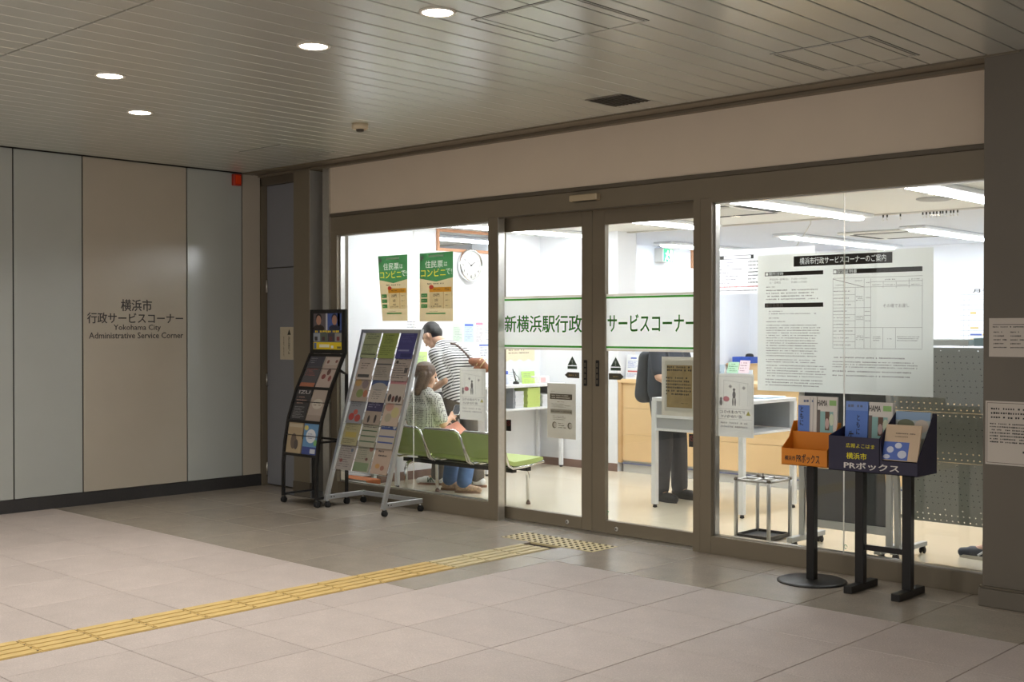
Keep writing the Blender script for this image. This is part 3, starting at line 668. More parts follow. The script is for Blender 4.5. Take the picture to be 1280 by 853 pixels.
f2 = sideX(XO+.003); b = MB().fine(f2, a.y+.08, c.y-.05, 1.30, 1.235, 2, col(150, 140, 120)); b.rect(f2, a.y+.13, a.y+.18, 1.31, 1.36, BL).rect(f2, c.y-.14, c.y-.1, 1.31, 1.36, col(236, 190, 60)); b.build('print', o)
# ---- writing counter along the left wall
wc = thing('writing_counter', (-8.76, 8.7, 0), 'long white writing counter with document shelf along the left office wall', 'counter')
MB().box(XO+.01, -8.56, 7.46, 9.90, .895, .924, WHITE_MET, bev=.003).build('worktop', wc)
MB().box(XO+.01, -8.57, 7.46, 9.90, .652, .676, WHITE_MET, bev=.003).build('shelf', wc)
for y in (7.48, 8.7, 9.86):
    for x in (-8.585, -8.93): MB().box(x-.018, x+.018, y-.018, y+.018, .02, .895, WHITE_MET).box(x-.012, x+.012, y-.012, y+.012, 0, .02, RUBBER).build('leg', wc)
for y in (7.47, 8.28, 9.09, 9.89): MB().box(XO+.01, -8.575, y-.006, y+.006, .676, .895, mat('grey_divider', (150, 152, 156), .5)).build('divider', wc)
def pile(y0, y1, h, m, lb):
    o = thing('paper_stack', (-8.72, (y0+y1)/2, .677), lb, 'papers', 'document stacks on the counter shelf')
    k = 0; z = .677
    while z < .677+h-.001:
        t = min(.035, .677+h-z); MB().box(-8.86, -8.60+.004*(k % 2), y0+.002*(k % 2), y1, z, z+t-.002, m).build('paper_bundle', o); z += t; k += 1
pile(9.14, 9.27, .18, col(226, 228, 232), 'grey white paper stack on the counter shelf, left of the green one')
pile(9.33, 9.53, .21, col(206, 226, 128), 'light green paper stack on the counter shelf')
pile(9.57, 9.84, .13, col(232, 234, 238), 'white paper stack on the counter shelf, right of the green one')
pile(7.6, 8.2, .08, col(228, 229, 232), 'low white paper stack at the near end of the counter shelf')
for (py, lb, m, m2) in ((9.13, 'white bottle with blue cap at the left of the writing counter', WH, BL), (9.20, 'second blue capped bottle on the writing counter', col(226, 228, 240), col(96, 120, 214))):
    o = thing('bottle', (-8.78, py, .925), lb, 'bottle', 'bottles on the writing counter')
    MB().lathe([(.026, .925), (.026, 1.0), (.012, 1.02), (.012, 1.03)], (-8.78, py, 0), m, 14).build('bottle_body', o)
    MB().lathe([(.014, 1.03), (.013, 1.065)], (-8.78, py, 0), m2, 12).build('cap', o)
ps = thing('pen_stand', (-8.74, 9.3, .925), 'black pen on a coiled holder standing on the writing counter', 'pen holder')
MB().lathe([(.035, .925), (.03, .95), (.01, .955)], (-8.74, 9.3, 0), BLACK, 14).build('holder_base', ps)
MB().tube([(-8.74, 9.3, .95), (-8.75, 9.285, 1.02), (-8.76, 9.27, 1.085)], .008, BLACK, 8, r2=.005).build('pen', ps)
MB().tube([(-8.74, 9.31, .955), (-8.74, 9.35, .97), (-8.745, 9.34, 1.0), (-8.75, 9.31, 1.02), (-8.755, 9.29, 1.06)], .003, BLACK, 6).build('cord', ps)
def xleaf(name, lb, y0, y1, z1, m, x=-8.8, pr=None, cat='leaflet'):
    fr = Frame((x, y0, .926), (0, 1, 0), Vector((-.12, 0, 1)).normalized(), Vector((1, 0, .12)).normalized()); h = z1-.926
    o = tag(MB().slab(fr, 0, y1-y0, 0, h, 0, -.005, m).build(name), lb, cat)
    b = MB().fine(fr, .02, y1-y0-.02, h*.85, h*.15, 5, pr or col(150, 160, 130), seed=int(y0*100)); b.build('print', o)
xleaf('standing_form', 'white form standing on the writing counter behind the pen', 9.34, 9.52, 1.075, col(240, 242, 244), -8.9, col(170, 174, 180))
xleaf('standing_form', 'light green booklet standing on the writing counter', 9.36, 9.56, .985, col(202, 232, 120), -8.70)
xleaf('standing_form', 'green card standing at the back of the writing counter', 9.53, 9.74, 1.05, col(196, 230, 132), -8.86)
o = thing('tissue_box', (-8.72, 9.66, .925), 'small white box with pink front on the writing counter', 'box')
MB().box(-8.78, -8.66, 9.58, 9.75, .926, 1.0, col(244, 240, 240), bev=.004).build('box_body', o); MB().rect(sideX(-8.66), 9.61, 9.69, .935, .985, col(242, 190, 190)).build('print', o)

# ================================================================== writing table in the middle of the office
wt = thing('writing_table', (-5.6, 8.55, 0), 'white standing height writing table with grey shelf box behind the doors', 'table')
TX0, TX1, TY0, TY1 = -6.06, -5.16, 8.13, 8.96
GREYP = mat('grey_panel', (176, 178, 180), .55)
MB().box(TX0, TX1, TY0, TY1, .905, .935, WHITE_MET, bev=.003).build('worktop', wt)
MB().box(TX0+.01, TX1-.01, TY0+.01, TY1-.01, .655, .675, WHITE_MET, bev=.003).build('shelf', wt)
MB().box(TX0+.035, TX1-.3, TY0+.012, TY0+.026, .677, .764, GREYP).build('lower_panel', wt)
MB().box(TX0+.03, TX1-.3, TY0+.006, TY0+.024, .765, .79, WHITE_MET).build('rail', wt)
MB().box(TX0+.035, TX1-.3, TY0+.014, TY0+.026, .79, .905, GREYP).build('upper_panel', wt)
MB().box(TX0+.035, TX1-.035, TY1-.03, TY1-.018, .677, .905, GREYP).build('back_panel', wt)
MB().box(-5.62, -5.606, TY0+.03, TY1-.03, .677, .905, GREYP).build('divider', wt)
for (x, y) in ((TX0+.02, TY0+.02), (TX1-.02, TY0+.02), (TX0+.02, TY1-.02), (TX1-.02, TY1-.02)):
    l = MB().box(x-.022, x+.022, y-.022, y+.022, .03, .905, WHITE_MET).build('leg', wt); MB().lathe([(.012, 0), (.02, .006), (.012, .03)], (x, y, 0), RUBBER, 10).build('foot', l)
leaf('paper_holder', 'pale blue sheet standing on the writing table behind the post', 'leaflet', -5.96, 8.78, .936, .18, .27, col(206, 226, 240), [('f', .1, .9, .1, .9, col(160, 180, 200), 8)])
leaf('paper_holder', 'pale green card standing on the writing table', 'card', -5.79, 8.86, 1.13, .11, .10, col(196, 234, 200), [('f', .1, .9, .1, .9, col(120, 160, 120), 4)])
leaf('paper_holder', 'pale pink card standing on the writing table', 'card', -5.67, 8.86, 1.13, .10, .115, col(248, 226, 232), [('f', .1, .9, .1, .9, col(190, 150, 160), 4)])
tag(MB().box(-5.8, -5.54, 8.87, 8.885, .936, 1.16, mat('clear_stand_board', (236, 240, 244), .5)).build('table_stand'), 'white upright card stand at the back of the writing table', 'stand')
leaf('form_pad', 'white and yellow form pad leaning on the writing table', 'forms', -5.62, 8.6, .936, .22, .16, col(236, 240, 244), [('r', .05, .95, .75, .9, col(226, 196, 90)), ('f', .1, .9, .1, .65, col(150, 170, 190), 5)])
tag(MB().box(-5.45, -5.2, 8.5, 8.85, .936, .95, col(214, 228, 240)).build('form_stack'), 'flat stack of pale blue forms on the right side of the writing table', 'forms')
# ================================================================== green waiting bench
GREENV = mat('green_vinyl', (182, 200, 118), .42, noise=.03)
GREENV_D = mat('green_vinyl_back', (164, 182, 112), .5, noise=.03)
bn = thing('waiting_bench', (-7.5, 7.35, 0), 'three seat green vinyl waiting bench with chrome frame behind the left window', 'bench')
for (y, z) in ((7.26, .335), (7.44, .335)): MB().box(-8.22, -6.84, y-.025, y+.025, z-.03, z+.005, BLACK).build('beam', bn)
for x in (-8.10, -6.95):
    MB().tube([(x, 7.16, 0), (x, 7.16, .25), (x, 7.18, .295), (x, 7.23, .31), (x, 7.46, .31), (x, 7.52, .295), (x, 7.545, .25), (x, 7.55, 0)], .017, CHROME, 12).build('leg', bn)
    for y in (7.16, 7.55): MB().lathe([(.02, 0), (.02, .02)], (x, y, 0), BASEB, 12).build('foot', bn)
def seat(x0, x1):
    # seat pad: side profile in (Y,Z) extruded, slightly dished
    pr = [(7.17, .385), (7.25, .36), (7.45, .365), (7.60, .385), (7.615, .40), (7.60, .415), (7.45, .405), (7.25, .395), (7.18, .415)]
    s_ = MB().prism(pr, 'x', x0+.022, x1-.022, GREENV).build('seat', bn)
    def fp(t): return Vector((0, 7.185-.115*t, .40+.235*t))
    b = MB(); n = 8; vv = []; ff = []
    for d in (0, .028):
        for i in range(n+1):
            for j in range(2):
                x = x0+.02+(x1-x0-.04)*i/n; ins = .03 if (i in (0, n) and j) else 0
                cv = .014*math.sin(math.pi*i/n); p = fp(.06 if j == 0 else .98-(.06 if i in (0, n) else 0)); vv.append(Vector((x, p.y-d+cv, p.z)))
    m = 2*(n+1)
    for i in range(n): ff += [(2*i, 2*i+1, 2*i+3, 2*i+2), (m+2*i, m+2*i+2, m+2*i+3, m+2*i+1), (2*i, 2*i+2, m+2*i+2, m+2*i), (2*i+1, m+2*i+1, m+2*i+3, 2*i+3)]
    ff += [(0, m, m+1, 1), (2*n, 2*n+1, m+2*n+1, m+2*n)]
    b.add(vv, ff, GREENV_D).build('backrest', bn)
    # chrome rim running round the back and down along the seat
    a, c = x0+.015, x1-.015
    pts = [(a, 7.61, .375), (a, 7.4, .35), (a, 7.22, .345), (a, 7.17, .375), (a, 7.10, .56), (a+.015, 7.073, .622), (a+.05, 7.063, .642), (c-.05, 7.063, .642), (c-.015, 7.073, .622), (c, 7.10, .56), (c, 7.17, .375), (c, 7.22, .345), (c, 7.4, .35), (c, 7.61, .375)]
    MB().tube(pts, .011, CHROME, 8).build('seat_rim', bn)
for k in range(3): seat(-8.285+k*.492, -7.793+k*.492)
# ---- orange printed carton on the floor
ct = thing('carton', (-8.6, 7.02, 0), 'orange and white printed carton on the office floor behind the silver rack', 'carton')
MB().box(-8.82, -8.38, 6.93, 7.10, 0, .135, col(206, 120, 66), bev=.003).build('carton_body', ct)
f = frontY(6.929); MB().rect(f, -8.82, -8.38, .10, .133, col(232, 230, 226)).rect(f, -8.76, -8.46, .05, .078, col(240, 236, 230)).build('label', ct); MB().fine(frontY(6.928), -8.72, -8.5, .075, .053, 1, col(180, 90, 50), last=.95).fine(frontY(6.928), -8.78, -8.42, .128, .108, 1, col(120, 110, 100), last=.9).build('lettering', ct)
# ================================================================== black curved brochure rack
br = thing('brochure_rack', (-8.32, 6.33, 0), 'black curved brochure rack on castors with a poster frame on top', 'brochure rack')
BX0, BX1 = -8.585, -8.09
prof = [(6.155, .06), (6.158, .35), (6.175, .53), (6.215, .74), (6.30, .98), (6.37, 1.12), (6.455, 1.295), (6.465, 1.30), (6.468, 1.685)]
def railz(z):
    for (a, c) in zip(prof, prof[1:]):
        if a[1] <= z <= c[1]: return a[0]+(c[0]-a[0])*(z-a[1])/(c[1]-a[1])
    return prof[-1][0]
for x in (BX0+.012, BX1-.012):
    MB().tube([(x, y, z) for y, z in prof], .0125, BLACK, sq=True).build('side_rail', br)
    MB().tube([(x, 6.48, .07), (x, 6.48, 1.12), (x, 6.40, 1.16)], .011, BLACK, sq=True).build('rear_leg', br)
    MB().tube([(x, 6.185, .55), (x, 6.48, .55)], .009, BLACK, sq=True).build('brace', br)
    MB().tube([(x, 6.15, .075), (x, 6.49, .075)], .011, BLACK, sq=True).build('foot_bar', br)
for z in (.43, .715, 1.0, 1.285): MB().box(BX0+.02, BX1-.02, railz(z)-.012, railz(z)+.012, z-.012, z+.012, BLACK).build('cross_bar', br)
MB().box(BX0+.02, BX1-.02, 6.16, 6.48, .072, .078, mat('smoked_shelf', (40, 42, 44), .12, coat=.5)).build('base_shelf', br)
MB().tube([(BX0+.02, 6.48, .55), (BX1-.02, 6.48, .55)], .009, BLACK, sq=True).build('brace', br)
def caster(parent, x, y, r=.026):
    c = MB().tube([(x, y, r*2), (x, y, r*2+.014)], .008, STEEL, 8).box(x-.014, x+.014, y-.008, y+.02, r, r*2+.004, BLACK).build('castor', parent)
    for s in (-1, 1): MB().lathe([(r*.8, -.006), (r, -.003), (r, .003), (r*.8, .006)], (x+s*.012, y+.006, r), RUBBER, 16, 'x').build('wheel', c)
for x in (BX0+.012, BX1-.012):
    for y in (6.155, 6.475): caster(br, x, y)
fr = frontY(6.452)
for q in ((BX0+.022, BX1-.022, 1.30, 1.335), (BX0+.022, BX1-.022, 1.652, 1.685), (BX0+.022, BX0+.045, 1.335, 1.652), (BX1-.045, BX1-.022, 1.335, 1.652)): MB().slab(fr, *q, 0, -.02, BLACK).build('poster_frame', br)
pa, pb, pz0, pz1 = BX0+.04, BX1-.04, 1.33, 1.657
po_ = tag(MB().slab(frontY(6.458), pa, pb, pz0, pz1, 0, -.003, col(58, 66, 96)).build('framed_poster'), 'blue and yellow photo poster in the black rack top frame', 'poster')
b = MB(); w, h = pb-pa, pz1-pz0; f = frontY(6.458)
R = lambda x0, x1, y0, y1, m, d=.0006: b.rect(f, pa+x0*w, pa+x1*w, pz0+y0*h, pz0+y1*h, m, d)
R(0, .44, .53, 1, col(96, 88, 92)); R(.44, .50, .53, 1, col(190, 190, 196)); R(.50, 1, .53, 1, col(70, 92, 158)); R(.84, .92, .6, .98, col(196, 204, 224))
for cx, sk, hr in ((.2, col(176, 132, 112), col(44, 36, 34)), (.74, col(170, 128, 108), col(40, 44, 66))):
    for (yy, rx, ry, m, d) in ((.86, .105, .12, hr, .001), (.80, .085, .13, sk, .0014), (.58, .19, .10, hr, .001)):
        n = 18; b.add([f.p(pa+(cx+rx*math.cos(2*math.pi*k/n))*w, pz0+max(.53, yy+ry*math.sin(2*math.pi*k/n))*h, d) for k in range(n)], [tuple(range(n))], m)
R(.0, 1, .22, .46, col(120, 120, 124))
for k, m in enumerate((col(150, 156, 166), col(92, 100, 88), col(70, 66, 72), col(142, 140, 136))): R(k*.25+.005, k*.25+.245, .23, .455, m, .001); R(k*.25+.06, k*.25+.16, .25, .36, col(60+20*k, 58, 60), .0014)
R(0, 1, 0, .21, col(224, 196, 40)); R(.22, .56, .07, .15, col(232, 228, 200), .001); R(.03, .12, .03, .19, col(90, 110, 150), .001); R(.62, .70, .05, .12, WH, .001); R(.82, .95, .04, .10, col(120, 110, 60), .001)
b.fine(f, pa+.08*w, pa+.93*w, pz0+.53*h, pz0+.465*h, 1, col(228, 200, 50), d=.0018, fill=.95, last=.98, seed=3)
b.build('print', po_)
def shade_dulled(m, f=.72):  # puts the backlit shade on the rack leaflets into their print colours
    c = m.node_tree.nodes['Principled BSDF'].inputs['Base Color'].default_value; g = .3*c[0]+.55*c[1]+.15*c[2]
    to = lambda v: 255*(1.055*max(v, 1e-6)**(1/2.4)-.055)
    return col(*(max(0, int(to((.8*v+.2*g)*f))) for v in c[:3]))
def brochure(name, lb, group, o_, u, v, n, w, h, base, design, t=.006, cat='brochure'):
    if cat != 'magazine': base = shade_dulled(base); design = [tuple(shade_dulled(q) if isinstance(q, bpy.types.Material) else q for q in a) for a in design]
    fr = Frame(o_, u, v, n); o = tag(MB().slab(fr, -w/2, w/2, 0, h, -t, 0, base).build(name), lb, cat, group)
    b = MB()
    for k, a in enumerate(design):
        if a[0] == 'r': b.rect(fr, -w/2+a[1]*w, -w/2+a[2]*w, a[3]*h, a[4]*h, a[5], .0005+.0002*k)
        elif a[0] == 'f': b.fine(fr, -w/2+a[1]*w, -w/2+a[2]*w, a[4]*h, a[3]*h, a[6], a[5], d=.0005+.0002*k, seed=a[6]+k, fill=.45)
        elif a[0] == 'e':
            N = 16; b.add([fr.p(-w/2+(a[1]+a[3]*math.cos(2*math.pi*q/N))*w, (a[2]+a[4]*math.sin(2*math.pi*q/N))*h, .0005+.0002*k) for q in range(N)], [tuple(range(N))], a[5])
        elif a[0] == 't': b.text(fr, a[6], -w/2+a[1]*w, -w/2+a[2]*w, a[3]*h, a[4]*h, a[5], d=.0005+.0002*k, bold=.02)
    if b.v: b.build('cover_print', o)
    return o
DK = col(70, 62, 60); TAN = col(196, 176, 156); PALE = col(206, 198, 188)
rows = ((1.005, 'top'), (.72, 'middle'), (.435, 'bottom'))
designs = (((col(96, 90, 94), [('r', 0, 1, .0, .14, col(196, 112, 70)), ('r', 0, 1, .66, .98, col(82, 80, 92)), ('f', .1, .9, .35, .6, col(196, 96, 86), 4), ('f', .1, .6, .75, .95, col(160, 156, 160), 3)], 'dark brochure with orange foot'),
            (col(204, 178, 162), [('e', .3, .35, .14, .08, col(150, 70, 66)), ('e', .55, .5, .12, .1, col(120, 80, 70)), ('e', .75, .3, .1, .09, col(160, 84, 76)), ('r', .1, .9, .72, .95, col(214, 196, 180)), ('e', .25, .82, .08, .06, col(150, 90, 80)), ('e', .8, .84, .08, .05, col(150, 90, 80))], 'pinkish brochure with red leaf shapes')),
           ((col(62, 58, 60), [('t', .12, .9, .84, .95, col(206, 200, 196), 'IZU'), ('f', .1, .9, .5, .78, col(190, 150, 130), 3), ('f', .1, .9, .06, .45, col(170, 166, 164), 8)], 'black brochure with white lettering'),
            (col(186, 166, 148), [('e', .5, .55, .36, .16, col(210, 196, 176)), ('f', .25, .75, .48, .62, col(120, 96, 80), 2), ('r', 0, 1, 0, .2, col(170, 150, 134))], 'tan brochure with a pale oval')),
           ((col(190, 164, 120), [('e', .45, .4, .2, .25, col(120, 100, 84)), ('r', .05, .95, .84, .95, col(206, 186, 150)), ('e', .65, .3, .14, .16, col(96, 84, 74))], 'tan brochure with a brown figure'),
            (col(96, 156, 206), [('e', .5, .6, .33, .22, col(232, 236, 238)), ('r', 0, 1, 0, .26, col(62, 82, 160)), ('r', .55, .9, .06, .2, col(206, 210, 220)), ('e', .15, .85, .14, .08, col(226, 206, 90)), ('e', .85, .4, .12, .1, col(120, 190, 110)), ('f', .32, .7, .5, .7, col(80, 110, 180), 3)], 'blue brochure with a white oval')))
for (z0, rn), ds in zip(rows, designs):
    z1 = z0+.27; a = Vector((0, railz(z0), z0)); c = Vector((0, railz(z1), z1)); v = (c-a).normalized(); n = Vector((0, -v.z, v.y))
    for k, (base, dg, what) in enumerate(ds):
        x = BX0+.03+.108+k*.226
        brochure('brochure', '%s in the %s row of the black rack' % (what, rn), 'brochures on the black rack', Vector((x, a.y, z0))+n*.004, (1, 0, 0), v, n, .205, (c-a).length, base, dg)
    MB().tube([Vector((BX0+.02, railz(z0+.16), z0+.16))+n*.007, Vector((BX1-.02, railz(z0+.16), z0+.16))+n*.007], .0025, BLACK, 6).build('retaining_wire', br)
    MB().add([Vector((BX0+.03, a.y, z0))-n*.006, Vector((BX1-.03, a.y, z0))-n*.006, Vector((BX1-.03, c.y, z1))-n*.006, Vector((BX0+.03, c.y, z1))-n*.006], [(0, 1, 2, 3)], ACRYL).build('acrylic_back', br)
# ================================================================== silver leaning rack with 18 leaflets
sr = thing('leaflet_rack', (-7.69, 6.42, 0), 'silver leaning leaflet rack on castors before the left window', 'leaflet rack')
RX0, RX1 = -8.06, -7.32
A0, A1 = Vector((0, 6.225, .06)), Vector((0, 6.64, 1.495)); rv = (A1-A0).normalized(); rn_ = Vector((0, -rv.z, rv.y))
for x in (RX0, RX1):
    MB().tube([(x, A0.y, A0.z), (x, A1.y, A1.z)], .0155, SILVER, sq=True).build('side_rail', sr)
    f_ = MB().box(x-.014, x+.014, 6.215, 6.645, .068, .108, SILVER, bev=.002).build('foot_bar', sr)
    for y in (6.27, 6.30): MB().lathe([(.006, .0142), (.005, .016)], (x, y, .088), BLACK, 8, 'x').build('bolt', f_)
    for y in (6.235, 6.625): caster(sr, x, y, .024)
MB().box(RX0, RX1, 6.615, 6.643, .070, .106, SILVER, bev=.002).build('rear_bar', sr)
MB().tube([(RX0-.015, 6.64, 1.495), (RX1+.015, 6.64, 1.495)], .0155, SILVER, sq=True).build('top_bar', sr)
LW = (RX1-RX0-.05)/3
rowz = [1.262+.0-k*.184 for k in range(6)]      # heights of the pocket floors
LBL = ['top', 'second', 'third', 'fourth', 'fifth', 'lowest']; CN = ['left', 'middle', 'right']
GRY = col(166, 160, 152); LBD = [
 [(col(176, 186, 132), [('f', .1, .9, .72, .96, col(90, 100, 70), 3), ('r', .05, .9, .5, .53, col(80, 90, 60)), ('r', .05, .95, .12, .16, col(60, 70, 50)), ('f', .1, .9, .18, .48, col(110, 120, 80), 5)], 'pale green leaflet'),
  (col(160, 176, 62), [('f', .2, .8, .55, .92, col(90, 104, 40), 5), ('f', .1, .9, .1, .5, col(110, 124, 50), 5)], 'olive green leaflet'),
  (col(78, 74, 150), [('f', .1, .9, .6, .95, col(110, 108, 180), 5), ('r', .3, .95, .05, .2, col(54, 56, 120)), ('r', .1, .75, .28, .34, col(150, 150, 200))], 'violet blue leaflet')],
 [(col(206, 188, 172), [('r', 0, 1, .8, 1, col(44, 112, 190)), ('e', .5, .74, .46, .14, col(206, 188, 172)), ('f', .2, .8, .4, .66, col(90, 80, 76), 3), ('r', .12, .85, .08, .2, col(84, 84, 82))], 'beige leaflet with a bright blue top'),
  (col(176, 164, 150), [('r', .08, .9, .86, .93, col(110, 104, 98)), ('r', .02, .95, .58, .63, col(90, 88, 88)), ('f', .1, .9, .1, .52, col(120, 112, 104), 6)], 'grey printed leaflet'),
  (col(186, 170, 156), [('f', .05, .95, .78, .96, DK, 2), ('f', .05, .95, .08, .7, col(96, 88, 84), 7), ('e', .18, .7, .08, .06, DK), ('r', .72, .9, .3, .5, col(90, 84, 82))], 'beige leaflet with black icons')],
 [(col(180, 160, 140), [('e', .25, .7, .2, .14, col(206, 160, 84)), ('e', .7, .65, .2, .16, col(150, 130, 130)), ('e', .5, .3, .22, .16, col(140, 156, 84)), ('e', .85, .3, .14, .14, col(196, 120, 80)), ('r', .1, .9, .86, .97, col(90, 90, 80))], 'leaflet with colourful blobs'),
  (col(196, 182, 166), [('r', 0, 1, .62, .88, col(76, 100, 150)), ('e', .5, .58, .45, .16, col(176, 170, 160)), ('f', .2, .85, .1, .5, col(120, 116, 110), 5)], 'leaflet with a blue banner'),
  (col(200, 184, 168), [('r', 0, 1, .72, .95, col(206, 130, 136)), ('f', .2, .8, .76, .9, DK, 1), ('e', .2, .2, .1, .14, DK), ('e', .42, .16, .08, .12, col(120, 60, 50)), ('e', .62, .18, .09, .13, DK), ('e', .82, .16, .08, .12, col(90, 60, 50))], 'leaflet with a pink heading and dark figures')],
 [(col(150, 152, 156), [('e', .3, .24, .18, .14, col(196, 60, 48)), ('e', .7, .2, .18, .14, col(190, 66, 52)), ('e', .5, .42, .14, .1, col(206, 90, 70)), ('f', .1, .9, .62, .92, col(96, 98, 104), 4)], 'grey leaflet with red boats'),
  (col(170, 150, 130), [('r', 0, 1, .5, .95, col(66, 60, 98)), ('f', .1, .9, .62, .86, col(160, 156, 180), 3), ('e', .3, .2, .07, .14, DK), ('e', .7, .22, .07, .16, DK)], 'leaflet with a dark violet top'),
  (col(206, 180, 156), [('e', .3, .7, .24, .16, col(206, 150, 130)), ('e', .7, .5, .22, .2, col(206, 190, 120)), ('e', .35, .3, .2, .16, col(180, 170, 140)), ('r', .6, .9, .8, .92, col(120, 120, 130))], 'pastel coloured leaflet')],
 [(col(176, 166, 116), [('r', 0, 1, .84, .97, col(92, 88, 60)), ('r', .15, .85, .3, .5, col(190, 166, 60)), ('f', .1, .9, .06, .26, col(110, 100, 70), 3), ('f', .1, .9, .56, .8, col(120, 110, 76), 4)], 'yellowish leaflet'),
  (col(176, 170, 146), [('r', .04, .96, .58, .62, col(70, 104, 70)), ('r', .04, .96, .38, .42, col(70, 110, 72)), ('r', .04, .96, .18, .22, col(70, 110, 72)), ('f', .1, .9, .7, .94, DK, 3)], 'leaflet with green ruled lines'),
  (col(190, 176, 160), [('r', .05, .98, .7, .97, col(60, 84, 150)), ('e', .85, .83, .1, .1, col(206, 206, 206)), ('r', .05, .95, .42, .47, col(70, 90, 160)), ('r', .05, .95, .2, .25, col(70, 90, 160)), ('f', .1, .7, .75, .92, col(200, 206, 220), 2)], 'leaflet with a dark blue heading')],
 [(col(172, 160, 150), [('f', .08, .92, .08, .95, col(110, 102, 96), 12), ('e', .25, .3, .1, .06, col(150, 80, 70)), ('e', .8, .66, .08, .06, col(100, 110, 130))], 'grey leaflet with small print'),
  (col(170, 164, 140), [('r', 0, .9, .03, .3, col(128, 150, 104)), ('e', .85, .78, .12, .1, col(160, 100, 80)), ('f', .1, .9, .4, .92, col(120, 124, 100), 8), ('e', .7, .42, .08, .05, col(120, 70, 60))], 'pale green printed leaflet'),
  (col(196, 168, 144), [('f', .2, .8, .66, .8, DK, 1), ('f', .25, .75, .52, .66, DK, 1), ('r', .2, .8, .84, .88, col(110, 120, 150)), ('e', .35, .25, .14, .08, col(206, 150, 70)), ('e', .65, .2, .12, .08, col(170, 110, 90))], 'tan leaflet with bold black characters')]]
for k in range(6):
    s = (rowz[k]-A0.z)/rv.z; H_ = .262 if k == 5 else .232
    if k == 5: s -= .02
    for c in range(3):
        base, dg, what = LBD[k][c]; x = RX0+.03+LW*(c+.5)
        o_ = A0+rv*s+rn_*(.0); o_ = Vector((x, o_.y, o_.z))+rn_*(.004+.0)
        tilt = Matrix.Rotation(math.radians(-3.0), 3, 'X'); v = tilt @ rv; n = tilt @ rn_
        brochure('leaflet', '%s, %s row %s on the silver rack' % (what, LBL[k], CN[c]), 'leaflets on the silver rack', o_+n*.012, (1, 0, 0), v, n, LW-.022, H_, base, dg, t=.004, cat='leaflet')
    q = A0+rv*(s-.003)
    MB().box(RX0+.012, RX1-.012, q.y-.022, q.y+.004, q.z-.004, q.z, ACRYL).build('pocket_ledge', sr)
    q2 = A0+rv*(s+.1)
    MB().tube([(RX0+.01, q2.y+.012, q2.z), (RX1-.01, q2.y+.012, q2.z)], .004, SILVER, 6).build('support_wire', sr)

